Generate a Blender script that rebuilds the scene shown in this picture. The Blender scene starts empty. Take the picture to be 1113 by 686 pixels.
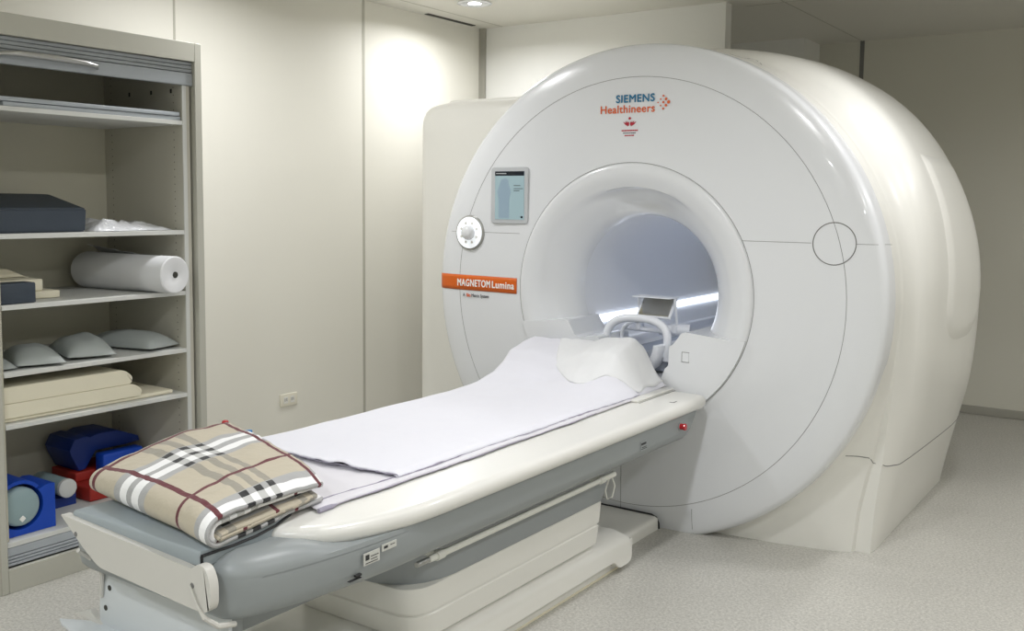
import bpy, bmesh, math, random
from mathutils import Vector, Matrix, noise
random.seed(4)
PI = math.pi
C = bpy.context.scene.collection

# ------------------------------------------------------------------ materials
def srgb(r, g, b):
    f = lambda c: c/12.92 if c <= .04045 else ((c+.055)/1.055)**2.4
    return (f(r/255), f(g/255), f(b/255), 1)
def mat(name, col, rough=.5, metal=0, coat=0, bump=0, bscale=40, var=0, vscale=6, spec=.5, emit=None, es=0, sheen=0, alpha=None, trans=0):
    m = bpy.data.materials.new(name); m.use_nodes = True
    n = m.node_tree.nodes; l = m.node_tree.links; p = n['Principled BSDF']
    p.inputs['Base Color'].default_value = col; p.inputs['Roughness'].default_value = rough
    p.inputs['Metallic'].default_value = metal; p.inputs['Coat Weight'].default_value = coat
    p.inputs['Specular IOR Level'].default_value = spec
    p.inputs['Sheen Weight'].default_value = sheen
    p.inputs['Transmission Weight'].default_value = trans
    if emit: p.inputs['Emission Color'].default_value = emit; p.inputs['Emission Strength'].default_value = es
    if alpha is not None: p.inputs['Alpha'].default_value = alpha
    tc = n.new('ShaderNodeTexCoord')
    t = n.new('ShaderNodeTexNoise'); t.inputs['Scale'].default_value = vscale; t.inputs['Detail'].default_value = 4
    l.new(tc.outputs['Object'], t.inputs['Vector'])
    r = n.new('ShaderNodeMapRange'); r.inputs['To Min'].default_value = 1-var; r.inputs['To Max'].default_value = 1+var
    l.new(t.outputs['Fac'], r.inputs['Value'])
    mx = n.new('ShaderNodeVectorMath'); mx.operation = 'SCALE'; mx.inputs[0].default_value = col[:3]
    l.new(r.outputs['Result'], mx.inputs['Scale']); l.new(mx.outputs['Vector'], p.inputs['Base Color'])
    if bump:
        t2 = n.new('ShaderNodeTexNoise'); t2.inputs['Scale'].default_value = bscale; t2.inputs['Detail'].default_value = 5
        l.new(tc.outputs['Object'], t2.inputs['Vector'])
        b = n.new('ShaderNodeBump'); b.inputs['Strength'].default_value = bump; b.inputs['Distance'].default_value = .01
        l.new(t2.outputs['Fac'], b.inputs['Height']); l.new(b.outputs['Normal'], p.inputs['Normal'])
    return m
M = {}
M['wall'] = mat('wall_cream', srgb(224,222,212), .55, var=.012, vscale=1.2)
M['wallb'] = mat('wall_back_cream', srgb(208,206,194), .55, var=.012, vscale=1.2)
M['column'] = mat('column_white', srgb(226,226,222), .6, var=.012, vscale=1.2)
M['ceil'] = mat('ceiling_cream', srgb(214,212,203), .55, var=.015, vscale=2)
M['seam'] = mat('seam_dark', srgb(120,120,118), .8)
M['trim'] = mat('trim_greybeige', srgb(180,178,166), .55, var=.02)
M['base'] = mat('baseboard_grey', srgb(160,158,148), .5, var=.02)
M['white'] = mat('gloss_white_shell', srgb(224,226,229), .24, coat=.3, var=.006, vscale=2)
M['whitew'] = mat('white_shell_warm_lit', srgb(228,227,221), .3, coat=.25, var=.008, vscale=2)  # same shell white as the ring, with warm light put into the colour
M['rim'] = mat('tabletop_white', srgb(222,221,216), .3, coat=.2, var=.01, vscale=3)
M['bore'] = mat('bore_liner', srgb(226,228,232), .55, var=.01, vscale=3)
M['grey'] = mat('table_grey', srgb(142,147,148), .4, var=.02, vscale=4)
M['greyd'] = mat('table_grey_lower', srgb(146,151,153), .42, var=.02, vscale=4)
M['pad'] = mat('pad_bluegrey', srgb(154,163,168), .42, var=.03, bump=.05, bscale=150)
M['black'] = mat('rubber_black', srgb(28,28,30), .5)
M['label'] = mat('label_silver', srgb(196,196,190), .4, var=.05, vscale=60)
M['ink'] = mat('ink_black', srgb(40,40,42), .6)
M['steel'] = mat('satin_steel', srgb(175,175,172), .3, metal=.85)
M['red'] = mat('emergency_red', srgb(176,22,34), .3, coat=.4)
M['orange'] = mat('strip_orange', srgb(214,98,18), .4, var=.02)
M['dorange'] = mat('lettering_orange', srgb(217,98,45), .5)
M['teal'] = mat('lettering_teal', srgb(20,110,150), .5)
M['crimson'] = mat('emblem_red', srgb(178,30,52), .5)
M['letw'] = mat('lettering_white', srgb(245,245,240), .5)
M['led'] = mat('bore_light_strip', srgb(240,245,255), .4, emit=(.82,.88,1,1), es=2.6)
M['ledring'] = mat('knob_light_ring', srgb(240,245,250), .4, emit=(.92,.96,1,1), es=.42)
M['bezel'] = mat('screen_bezel', srgb(190,193,196), .3)
M['lens'] = mat('downlight_lens', srgb(250,250,245), .4, emit=(1,.98,.93,1), es=9)
M['sheet'] = mat('white_sheet', srgb(222,222,230), .85, sheen=.2, bump=.12, bscale=22, var=.015, vscale=5)
M['usheet'] = mat('under_sheet', srgb(216,214,220), .85, sheen=.2, bump=.15, bscale=26, var=.02, vscale=5)
M['hem'] = mat('lavender_hem', srgb(158,154,170), .9, bump=.3, bscale=60, var=.25, vscale=30)
M['paper'] = mat('paper_white', srgb(226,227,229), .7, bump=.1, bscale=14, var=.01)
M['cab'] = mat('cabinet_grey_beige', srgb(186,185,174), .5, var=.01)
M['cabin'] = mat('cabinet_interior', srgb(196,193,176), .6, var=.01)
M['cabside'] = mat('cabinet_interior_perforated', srgb(196,193,180), .6, var=.01)
def perforate(m, xs, step, col):
    n = m.node_tree.nodes; l = m.node_tree.links; p = n['Principled BSDF']; src = p.inputs['Base Color'].links[0].from_socket
    g = n.new('ShaderNodeNewGeometry'); sp = n.new('ShaderNodeSeparateXYZ'); l.new(g.outputs['Position'], sp.inputs[0])
    def q(op, a, b=None):
        w = n.new('ShaderNodeMath'); w.operation = op
        for k, v in enumerate((a, b)):
            if v is None: continue
            if isinstance(v, (int, float)): w.inputs[k].default_value = v
            else: l.new(v, w.inputs[k])
        return w.outputs[0]
    fz = q('MULTIPLY', q('ABSOLUTE', q('SUBTRACT', q('FRACT', q('DIVIDE', sp.outputs[2], step)), .5)), step)
    tot = None
    for x in xs:
        dx = q('SUBTRACT', sp.outputs[0], x); d2 = q('ADD', q('MULTIPLY', dx, dx), q('MULTIPLY', fz, fz)); h = q('LESS_THAN', d2, .0028**2)
        tot = h if tot is None else q('MAXIMUM', tot, h)
    mx = n.new('ShaderNodeMix'); mx.data_type = 'RGBA'; l.new(tot, mx.inputs['Factor']); l.new(src, mx.inputs[6]); mx.inputs[7].default_value = col
    l.new(mx.outputs[2], p.inputs['Base Color'])
perforate(M['cabside'], (-3.573-.085, -4.185+.07), .032, srgb(95,92,80))
M['shelf'] = mat('shelf_light_grey', srgb(212,213,209), .5, var=.01)
M['tam'] = mat('tambour_bluegrey', srgb(158,163,167), .45, metal=.1, var=.01)
M['navy'] = mat('navy_vinyl', srgb(50,60,72), .5, var=.05, bump=.05, bscale=90)
M['foam'] = mat('cream_foam', srgb(232,226,204), .8, bump=.08, bscale=60, var=.02)
M['bag'] = mat('sandbag_grey', srgb(168,174,172), .6, bump=.15, bscale=20, var=.04)
M['blue'] = mat('blue_foam', srgb(14,70,180), .5, var=.06)
M['bluedk'] = mat('blue_vinyl', srgb(10,44,120), .5, var=.08)
M['redf'] = mat('red_foam', srgb(160,40,30), .6, var=.06)
M['teals'] = mat('sea_green_plastic', srgb(150,172,176), .35, var=.04)
M['tray'] = mat('board_bluegrey', srgb(172,178,184), .5, var=.02)
M['poly'] = mat('clear_film', srgb(222,224,228), .25, bump=.5, bscale=45, var=.06, vscale=20)
M['coil'] = mat('coil_white', srgb(226,229,236), .3, coat=.2)
M['coilg'] = mat('coil_pad_grey', srgb(160,166,178), .6)
M['mirror'] = mat('mirror_glass', srgb(200,198,190), .05, metal=1)
M['outlet'] = mat('outlet_plastic', srgb(226,222,206), .4)
M['hole'] = mat('hole_dark', srgb(55,54,48), .8)
M['blueclip'] = mat('clip_blue', srgb(60,130,190), .5)
M['rail'] = mat('rail_white', srgb(222,222,214), .35)
M['plate'] = mat('plate_pale_grey', srgb(204,209,212), .4, var=.015)
M['bracket'] = mat('bracket_beige', srgb(202,200,194), .4, var=.015)

def floor_mat():
    m = bpy.data.materials.new('speckled_vinyl'); m.use_nodes = True
    n = m.node_tree.nodes; l = m.node_tree.links; p = n['Principled BSDF']
    tc = n.new('ShaderNodeTexCoord')
    a = n.new('ShaderNodeTexNoise'); a.inputs['Scale'].default_value = 95; a.inputs['Detail'].default_value = 6; a.inputs['Roughness'].default_value = .75
    v = n.new('ShaderNodeTexVoronoi'); v.inputs['Scale'].default_value = 75
    b = n.new('ShaderNodeTexNoise'); b.inputs['Scale'].default_value = 1.8; b.inputs['Detail'].default_value = 5
    for q in (a, v, b): l.new(tc.outputs['Object'], q.inputs['Vector'])
    r = n.new('ShaderNodeValToRGB'); e = r.color_ramp.elements
    e[0].position = .33; e[0].color = srgb(154,152,145); e[1].position = .62; e[1].color = srgb(202,200,193)
    l.new(a.outputs['Fac'], r.inputs['Fac'])
    mr = n.new('ShaderNodeMapRange'); mr.inputs['From Max'].default_value = 1; mr.inputs['To Min'].default_value = .96; mr.inputs['To Max'].default_value = 1.04
    l.new(v.outputs['Color'], mr.inputs['Value'])
    m2 = n.new('ShaderNodeMapRange'); m2.inputs['From Min'].default_value = .3; m2.inputs['From Max'].default_value = .7; m2.inputs['To Min'].default_value = .94; m2.inputs['To Max'].default_value = 1.04
    l.new(b.outputs['Fac'], m2.inputs['Value'])
    mm = n.new('ShaderNodeMath'); mm.operation = 'MULTIPLY'; l.new(mr.outputs['Result'], mm.inputs[0]); l.new(m2.outputs['Result'], mm.inputs[1])
    s = n.new('ShaderNodeVectorMath'); s.operation = 'SCALE'; l.new(r.outputs['Color'], s.inputs[0]); l.new(mm.outputs[0], s.inputs['Scale'])
    l.new(s.outputs['Vector'], p.inputs['Base Color']); p.inputs['Roughness'].default_value = .38
    p.inputs['Specular IOR Level'].default_value = .4
    return m
M['floor'] = floor_mat()

def plaid_mat():
    m = bpy.data.materials.new('plaid_cotton'); m.use_nodes = True
    n = m.node_tree.nodes; l = m.node_tree.links; p = n['Principled BSDF']
    p.inputs['Roughness'].default_value = .9; p.inputs['Sheen Weight'].default_value = .15
    uv = n.new('ShaderNodeUVMap'); uv.uv_map = 'cloth'
    sp = n.new('ShaderNodeSeparateXYZ'); l.new(uv.outputs['UV'], sp.inputs[0])
    def math_(op, a, b=None):
        q = n.new('ShaderNodeMath'); q.operation = op
        for k, v in enumerate((a, b)):
            if v is None: continue
            if isinstance(v, (int, float)): q.inputs[k].default_value = v
            else: l.new(v, q.inputs[k])
        return q.outputs[0]
    fu = math_('FRACT', math_('ADD', sp.outputs[0], 10.0)); fv = math_('FRACT', math_('ADD', sp.outputs[1], 10.0))
    def band(x, a, b): return math_('MULTIPLY', math_('GREATER_THAN', x, a), math_('LESS_THAN', x, b))
    def add(*xs):
        o = xs[0]
        for x in xs[1:]: o = math_('MAXIMUM', o, x)
        return o
    gu = band(fu, .29, .65); wu = add(band(fu, .36, .44), band(fu, .50, .58)); du = add(band(fu, .30, .36), band(fu, .44, .50), band(fu, .58, .64))
    dv = add(band(fv, .25, .325), band(fv, .39, .465), band(fv, .53, .605))
    bu = add(math_('LESS_THAN', fu, .018), math_('GREATER_THAN', fu, .982)); bv = add(math_('LESS_THAN', fv, .018), math_('GREATER_THAN', fv, .982))
    def mix(f, a, b):
        q = n.new('ShaderNodeMix'); q.data_type = 'RGBA'; l.new(f, q.inputs['Factor'])
        for k, v in ((6, a), (7, b)):
            if isinstance(v, tuple): q.inputs[k].default_value = v
            else: l.new(v, q.inputs[k])
        return q.outputs[2]
    c = mix(dv, srgb(186,177,158), srgb(150,145,133))
    c = mix(gu, c, srgb(166,166,166)); c = mix(wu, c, srgb(236,236,236))
    c = mix(math_('MULTIPLY', dv, wu), c, srgb(190,190,188))
    c = mix(math_('MULTIPLY', dv, du), c, srgb(34,34,36))
    c = mix(add(bu, bv), c, srgb(96,34,44))
    l.new(c, p.inputs['Base Color'])
    tc = n.new('ShaderNodeTexCoord'); t = n.new('ShaderNodeTexNoise'); t.inputs['Scale'].default_value = 30; t.inputs['Detail'].default_value = 5
    l.new(tc.outputs['Object'], t.inputs['Vector']); b = n.new('ShaderNodeBump'); b.inputs['Strength'].default_value = .5; b.inputs['Distance'].default_value = .01
    l.new(t.outputs['Fac'], b.inputs['Height']); l.new(b.outputs['Normal'], p.inputs['Normal'])
    return m
M['plaid'] = plaid_mat()

# ------------------------------------------------------------------ helpers
def tag(o, label=None, cat=None, group=None, kind=None):
    if label: o['label'] = label
    if cat: o['category'] = cat
    if group: o['group'] = group
    if kind: o['kind'] = kind
    return o
def obj(name, bm, m, parent=None, smooth=40, solid=None, sub=0):
    bmesh.ops.recalc_face_normals(bm, faces=bm.faces)
    me = bpy.data.meshes.new(name); bm.to_mesh(me); bm.free()
    for p in me.polygons: p.use_smooth = True
    me.set_sharp_from_angle(angle=math.radians(smooth))
    me.materials.append(M[m] if isinstance(m, str) else m)
    o = bpy.data.objects.new(name, me); C.objects.link(o)
    if solid:
        s = o.modifiers.new('thick', 'SOLIDIFY'); s.thickness = solid; s.offset = 0
    if sub:
        s = o.modifiers.new('sub', 'SUBSURF'); s.levels = sub; s.render_levels = sub
    if parent:
        o.parent = parent; o.matrix_parent_inverse = parent_inv(parent)
    return o
def parent_inv(p):
    m = Matrix.Identity(4); q = p
    while q: m = q.matrix_basis @ m if q.parent is None else (q.matrix_parent_inverse @ q.matrix_basis) @ m; q = q.parent
    return m.inverted()
def thing(name, loc, label, cat, group=None):
    o = bpy.data.objects.new(name, None); C.objects.link(o); o.location = loc; o.empty_display_size = .1
    return tag(o, label, cat, group)
def struct(name, bm, m, **k): return tag(obj(name, bm, m, **k), kind='structure')
def B(): return bmesh.new()
def rbox(bm, x0, x1, y0, y1, z0, z1, bev=.0, seg=3, rot=None, piv=None):
    t = bmesh.new(); bmesh.ops.create_cube(t, size=1)
    for v in t.verts:
        v.co = Vector(((x0+x1)/2+v.co.x*(x1-x0), (y0+y1)/2+v.co.y*(y1-y0), (z0+z1)/2+v.co.z*(z1-z0)))
    if bev: bmesh.ops.bevel(t, geom=t.edges[:], offset=bev, segments=seg, profile=.5, affect='EDGES', clamp_overlap=True)
    if rot is not None:
        c = Vector(piv) if piv else Vector(((x0+x1)/2, (y0+y1)/2, (z0+z1)/2))
        for v in t.verts: v.co = c + rot @ (v.co-c)
    join(bm, t); return bm
def join(bm, t):
    me = bpy.data.meshes.new('tmp'); t.to_mesh(me); t.free(); bm.from_mesh(me); bpy.data.meshes.remove(me)
def prism(bm, pts, axis, a, b, bev=0, seg=2):
    t = bmesh.new()
    def P(p, h):
        return {0: (h, p[0], p[1]), 1: (p[0], h, p[1]), 2: (p[0], p[1], h)}[axis]
    va = [t.verts.new(P(p, a)) for p in pts]; vb = [t.verts.new(P(p, b)) for p in pts]
    n = len(pts); t.faces.new(va); t.faces.new(vb[::-1])
    for i in range(n): t.faces.new((va[i], vb[i], vb[(i+1) % n], va[(i+1) % n]))
    bmesh.ops.recalc_face_normals(t, faces=t.faces)
    if bev:
        ee = [e for e in t.edges if any(len(f.verts) == n and abs(f.normal[axis]) > .9 for f in e.link_faces)]
        mn = min(e.calc_length() for e in ee)
        bmesh.ops.bevel(t, geom=ee, offset=min(bev, mn*.45), segments=1 if mn < bev*2 else seg, profile=.5, affect='EDGES', clamp_overlap=True)
    join(bm, t); return bm
def loft(bm, rings, closed=True, cap=True):
    R = [[bm.verts.new(p) for p in r] for r in rings]
    n = len(R[0])
    for a, b in zip(R, R[1:]):
        for i in range(n if closed else n-1):
            j = (i+1) % n
            try: bm.faces.new((a[i], a[j], b[j], b[i]))
            except ValueError: pass
    if cap and closed:
        bm.faces.new(R[0][::-1]); bm.faces.new(R[-1])
    return bm
def tube(bm, pts, r, n=8, cap=True):
    pts = [Vector(p) for p in pts]; rings = []
    up = None
    for i, p in enumerate(pts):
        d = (pts[min(i+1, len(pts)-1)] - pts[max(i-1, 0)]).normalized()
        if up is None: up = Vector((0, 0, 1)) if abs(d.z) < .9 else Vector((1, 0, 0))
        s = d.cross(up).normalized(); u = s.cross(d).normalized(); up = u
        rr = r[i] if isinstance(r, (list, tuple)) else r
        rings.append([p+s*math.cos(2*PI*k/n)*rr+u*math.sin(2*PI*k/n)*rr for k in range(n)])
    return loft(bm, rings, True, cap)
def lathe(bm, prof, cen, axis, n=48):      # prof: (radius, height along axis)
    rings = []
    for r, h in prof:
        ring = []
        for k in range(n):
            a = 2*PI*k/n; c, s = math.cos(a)*r, math.sin(a)*r
            d = {0: (h, c, s), 1: (c, h, s), 2: (c, s, h)}[axis]
            ring.append(Vector(cen)+Vector(d))
        rings.append(ring)
    return loft(bm, rings)
def interp(x, xs, ys):
    if x <= xs[0]: return ys[0]
    for i in range(len(xs)-1):
        if x <= xs[i+1]:
            t = (x-xs[i])/(xs[i+1]-xs[i]); return ys[i]*(1-t)+ys[i+1]*t
    return ys[-1]
def sm(x, a, b):
    t = min(1, max(0, (x-a)/(b-a))); return t*t*(3-2*t)
def nz(x, y, z=0, s=1): return noise.noise(Vector((x*s, y*s, z*s)))
def rounded(pts, rad, seg=6):
    """2D polygon with rounded corners; rad number or list"""
    out = []; n = len(pts)
    for i in range(n):
        r = rad[i] if isinstance(rad, (list, tuple)) else rad
        p = Vector(pts[i]).to_2d() if len(pts[i]) > 2 else Vector(pts[i]); a = Vector(pts[i-1]); b = Vector(pts[(i+1) % n])
        if r <= 0: out.append(tuple(p)); continue
        da = (a-p).normalized(); db = (b-p).normalized()
        A = p+da*r; Bq = p+db*r
        for k in range(seg+1):
            t = k/seg; out.append(tuple(A*(1-t)**2+p*2*t*(1-t)+Bq*t*t))
    return out
def text(name, s, size, loc, m, parent, bold=.0, align='LEFT', rot=(PI/2, 0, 0), sx=1.0, depth=.0006, width=None, gap=1.0):
    cu = bpy.data.curves.new(name, 'FONT'); cu.body = s; cu.size = size; cu.align_x = align; cu.extrude = depth; cu.space_character = gap
    t = bpy.data.objects.new(name, cu); C.objects.link(t)
    dg = bpy.context.evaluated_depsgraph_get(); dg.update()
    me = bpy.data.meshes.new_from_object(t.evaluated_get(dg)); me.name = name
    bpy.data.objects.remove(t); bpy.data.curves.remove(cu)
    o = bpy.data.objects.new(name, me); C.objects.link(o)
    me.materials.clear(); me.materials.append(M[m])
    if width:
        xs = [v.co.x for v in me.vertices]; sx = width/(max(xs)-min(xs))
    from mathutils import Euler
    T = Matrix.Translation(loc) @ Euler(rot).to_matrix().to_4x4() @ Matrix.Diagonal((sx, 1, 1, 1))
    if bold:
        b0 = bmesh.new(); b0.from_mesh(me); b1 = bmesh.new()
        for k, (dx, dy) in enumerate(((0, 0), (bold/max(sx, .01), 0), (-bold/max(sx, .01), 0), (0, bold), (0, -bold))):
            c_ = b0.copy()
            for v in c_.verts: v.co += Vector((dx, dy, .00005*k))
            join(b1, c_)
        b1.to_mesh(me); b0.free(); b1.free()
    me.transform(T)
    if parent: o.parent = parent; o.matrix_parent_inverse = parent_inv(parent)
    return o

# ------------------------------------------------------------------ setting
WX, CZ, BY = -4.25, 2.71, 7.60       # left wall, ceiling height, back wall
RX, FY = 2.2, -2.4
struct('floor', rbox(B(), WX-.1, RX+.1, FY-.1, BY+.1, -.1, 0), 'floor')
struct('ceiling', rbox(B(), WX-.1, RX+.1, FY-.1, BY+.1, CZ, CZ+.1), 'ceil')
struct('wall_left', rbox(B(), WX-.1, WX, FY-.1, BY, 0, CZ), 'wall')
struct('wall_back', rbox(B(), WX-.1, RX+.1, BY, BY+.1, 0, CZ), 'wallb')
struct('wall_right', rbox(B(), RX, RX+.1, FY-.1, BY, 0, CZ), 'wall')
struct('wall_front', rbox(B(), WX-.1, RX+.1, FY-.1, FY, 0, CZ), 'wall')
bm = B()
prism(bm, [(WX, 5.71), (-2.398, 5.71), (-2.398, 5.80), (WX, 5.80)], 2, 2.06, CZ)
struct('wall_column', bm, 'column')
struct('trim_1', rbox(B(), WX, WX+.05, 5.69, 5.712, 0, CZ), 'base')
# vertical joints of the wall panels (shallow cover strips)
struct('trim_2', rbox(B(), WX, WX+.002, 4.492, 4.512, 0, CZ), 'trim')
struct('trim_3', rbox(B(), WX, WX+.002, 3.130, 3.142, 0, CZ), 'trim')
struct('trim_4', rbox(B(), -2.115, -2.085, BY-.006, BY, 0, CZ), 'seam')
struct('baseboard_back', rbox(B(), -2.4, RX, BY-.02, BY, .0, .06, .004), 'base')
# bulkhead at the back
bm = B(); rbox(bm, -3.4, -2.42, 7.24, 7.60, 2.56, CZ); rbox(bm, -3.4, -2.44, 7.27, 7.60, 0, 2.56)
struct('wall_bulkhead', bm, 'column')
# ceiling joints
for i, (x0, x1, y0, y1) in enumerate([(-2.106, -2.098, FY, BY), (-4.06, -4.05, FY, 5.7), (.35, .358, FY, BY), (-2.35, RX, 5.9, 5.906), (-4.25, RX, 3.2, 3.206)]):
    struct('trim_%d' % (5+i), rbox(B(), x0, x1, y0, y1, CZ-.0015, CZ+.01), 'trim')
tag(obj('ceiling_slot', rbox(B(), WX+.03, WX+.065, 5.05, 5.56, CZ-.004, CZ+.01), 'hole'), 'narrow dark air slot in the ceiling edge above the cream wall', 'vent')

# downlights
LP = [(-3.72, 4.93), (-3.45, 3.15), (-3.3, -.6), (-1.2, 2.35), (-1.2, -.3), (.9, 2.1), (.9, 4.6), (.9, -.6), (-.55, 4.3), (.9, 5.75)]  # last one added out of view to brighten the back wall
for i, (x, y) in enumerate(LP):
    t = thing('downlight', (x, y, CZ), 'round recessed ceiling downlight glowing by the corner above the cream wall' if i == 0 else 'round recessed ceiling downlight out of view overhead', 'ceiling light', 'ceiling downlights')
    bm = B(); lathe(bm, [(.085, -.001), (.105, -.001), (.108, -.006), (.09, -.010), (.085, -.006)], (x, y, CZ), 2, 40)
    obj('trim_ring', bm, 'white', t)
    bm = B(); lathe(bm, [(.001, -.002), (.084, -.002), (.084, -.005), (.001, -.007)], (x, y, CZ), 2, 32)
    obj('lens', bm, 'lens', t)
    ld = bpy.data.lights.new('downlight_lamp', 'AREA'); ld.shape = 'DISK'; ld.size = .17
    ld.energy = [12.5, 14.5, 22, 17, 23, 19, 9, 23, 11, 10][i]*1.14; ld.color = (.985, .985, 1) if y > 1 else (.93, .965, 1) ; ld.spread = math.radians(165)
    lo = bpy.data.objects.new('downlight_lamp', ld); C.objects.link(lo); lo.location = (x, y, CZ-.03)

# wall outlet
t = thing('wall_outlet', (WX, 3.86, .33), 'small cream double power outlet on the cream wall', 'outlet')
obj('cover_plate', rbox(B(), WX, WX+.008, 3.80, 3.93, .295, .368, .003), 'outlet', t)
for yy in (3.84, 3.89):
    bm = B(); rbox(bm, WX+.008, WX+.0095, yy-.016, yy+.016, .312, .350, .0005, 1)
    s = obj('socket', bm, 'whitew', t)
    bm = B(); rbox(bm, WX+.0094, WX+.0103, yy-.008, yy-.005, .325, .342); rbox(bm, WX+.0094, WX+.0103, yy+.005, yy+.008, .325, .342)
    obj('slot', bm, 'hole', s)

# ------------------------------------------------------------------ scanner
AX, AZ = -2.113, 1.073
S = thing('mri_scanner', (AX, 4.8, 0), 'huge glossy white ring-shaped scanner with round bore', 'scanner')
PR = [.60, .70, .85, .987, 1.04, 1.085, 1.112, 1.126, 1.134, 1.140, 1.142]
PY = [3.990, 3.993, 3.997, 4.000, 4.004, 4.011, 4.0185, 4.026, 4.036, 4.054, 4.08]
def fy(r): return interp(r, PR, PY)
def clip_floor(bm, z=0.0):
    bmesh.ops.bisect_plane(bm, geom=bm.verts[:]+bm.edges[:]+bm.faces[:], plane_co=(0, 0, z), plane_no=(0, 0, -1), clear_outer=True)
# smooth profile via dense sampling
def cr(xs, ys, x):
    n = len(xs)
    for i in range(n-1):
        if x <= xs[i+1] or i == n-2:
            h = xs[i+1]-xs[i]; t = (x-xs[i])/h
            m0 = (ys[i+1]-ys[i-1])/(xs[i+1]-xs[i-1])*h if i > 0 else (ys[i+1]-ys[i])
            m1 = (ys[i+2]-ys[i])/(xs[i+2]-xs[i])*h if i < n-2 else (ys[i+1]-ys[i])
            return (2*t**3-3*t**2+1)*ys[i]+(t**3-2*t**2+t)*m0+(-2*t**3+3*t**2)*ys[i+1]+(t**3-t**2)*m1
NA = 144
bm = B(); rings = []
rs = [.60, .64, .70, .78, .86, .94, .987]
for r in rs: rings.append([(AX+math.cos(2*PI*k/NA)*r, fy(r), AZ+math.sin(2*PI*k/NA)*r) for k in range(NA)])
loft(bm, rings, True, False); clip_floor(bm)
obj('front_panel', bm, 'white', S)
bm = B(); rings = []
for r, y in [(.987, 4.0), (1.01, 4.0015), (1.04, 4.004), (1.065, 4.007), (1.085, 4.011), (1.10, 4.0145), (1.112, 4.0185), (1.121, 4.0225), (1.127, 4.0275), (1.132, 4.034), (1.136, 4.042), (1.139, 4.052), (1.1405, 4.066), (1.142, 4.10), (1.143, 4.14)]:
    rings.append([(AX+math.cos(2*PI*k/NA)*r, y, AZ+math.sin(2*PI*k/NA)*r) for k in range(NA)])
loft(bm, rings, True, False); clip_floor(bm)
obj('outer_ring', bm, 'white', S)

# body behind the ring, lofted along the axis
ZT = [1.073, .8, .6, .41, .2, .1, 0]
LOW = {4.10: None,
 4.13: [1.142, 1.112, 1.05, .955, .82, .75, .68],
 4.17: [1.143, 1.115, 1.066, 1.0, .935, .905, .87],
 4.21: [1.144, 1.12, 1.085, 1.050, 1.01, 1.0, .99],
 4.235: [1.146, 1.123, 1.090, 1.060, 1.018, 1.006, .998],
 4.243: [1.148, 1.130, 1.110, 1.095, 1.072, 1.066, 1.060],
 4.30: [1.150, 1.140, 1.130, 1.115, 1.09, 1.078, 1.066],
 4.38: [1.165, 1.158, 1.148, 1.132, 1.10, 1.083, 1.066],
 4.44: [1.190, 1.180, 1.160, 1.138, 1.10, 1.083, 1.066],
 4.55: [1.212, 1.200, 1.178, 1.146, 1.10, 1.083, 1.066],
 4.80: [1.228, 1.215, 1.190, 1.155, 1.105, 1.085, 1.066],
 5.10: [1.245, 1.235, 1.210, 1.165, 1.11, 1.087, 1.066],
 5.35: [1.250, 1.240, 1.215, 1.17, 1.11, 1.087, 1.066],
 5.52: [1.235, 1.225, 1.205, 1.165, 1.11, 1.087, 1.066],
 5.62: [1.200, 1.190, 1.175, 1.15, 1.105, 1.085, 1.066],
 5.67: [1.150, 1.145, 1.135, 1.12, 1.09, 1.075, 1.060]}
AT = [0, 10, 20, 30, 40, 50, 60, 75, 90]
UP = {4.10: [1.138]*9, 4.13: [1.142]*9, 4.17: [1.143]*9, 4.21: [1.144]*9, 4.235: [1.146]*9, 4.243: [1.148]*9, 4.30: [1.150]*9,
 4.38: [1.165, 1.167, 1.17, 1.175, 1.178, 1.175, 1.165, 1.15, 1.145],
 4.44: [1.190, 1.195, 1.21, 1.22, 1.23, 1.225, 1.205, 1.17, 1.155],
 4.55: [1.212, 1.222, 1.24, 1.258, 1.264, 1.258, 1.238, 1.195, 1.175],
 4.80: [1.228, 1.236, 1.248, 1.258, 1.265, 1.264, 1.252, 1.215, 1.195],
 5.10: [1.245, 1.248, 1.252, 1.256, 1.265, 1.266, 1.257, 1.235, 1.22],
 5.35: [1.250, 1.250, 1.252, 1.254, 1.265, 1.264, 1.256, 1.252, 1.25],
 5.52: [1.235, 1.235, 1.236, 1.238, 1.242, 1.242, 1.238, 1.236, 1.235],
 5.62: [1.200, 1.2, 1.2, 1.2, 1.2, 1.2, 1.2, 1.2, 1.2],
 5.67: [1.150, 1.15, 1.15, 1.15, 1.15, 1.15, 1.15, 1.15, 1.15]}
YS = sorted(LOW)
NU, NL = 30, 26
def zrow(k):                # heights of the lower half, denser near the floor
    v = k/NL; return AZ*(1-math.sin(v*PI/2)) if v < 1 else 0.0
def half(y):
    """right half outline (w, z) from top to floor at depth y"""
    out = []
    yy = min(max(y, YS[0]), YS[-1])
    for k in range(NU):
        a = 90*(1-k/NU)
        r = cr(YS, [cr(AT, UP[q], a) for q in YS], yy) if YS[0] < yy < YS[-1] else cr(AT, UP[yy], a)
        out.append((r*math.cos(math.radians(a)), AZ+r*math.sin(math.radians(a))))
    for k in range(NL+1):
        z = zrow(k)
        def w(q):
            if LOW[q] is None: return math.sqrt(max(0, 1.138**2-(z-AZ)**2))
            return interp_s(z, q)
        for i in range(len(YS)-1):
            if yy <= YS[i+1]: break
        t = (yy-YS[i])/(YS[i+1]-YS[i]); t = min(1, max(0, t))
        out.append((w(YS[i])*(1-t)+w(YS[i+1])*t, z))
    return out
def interp_s(z, q):
    zs = ZT[::-1]; ws = LOW[q][::-1]
    return cr(zs, ws, z)
ys = []
for a, b in zip(YS, YS[1:]):
    n = 2 if b-a < .12 else 3
    ys += [a+(b-a)*k/n for k in range(n)]
ys.append(YS[-1])
bm = B(); rings = []
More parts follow.
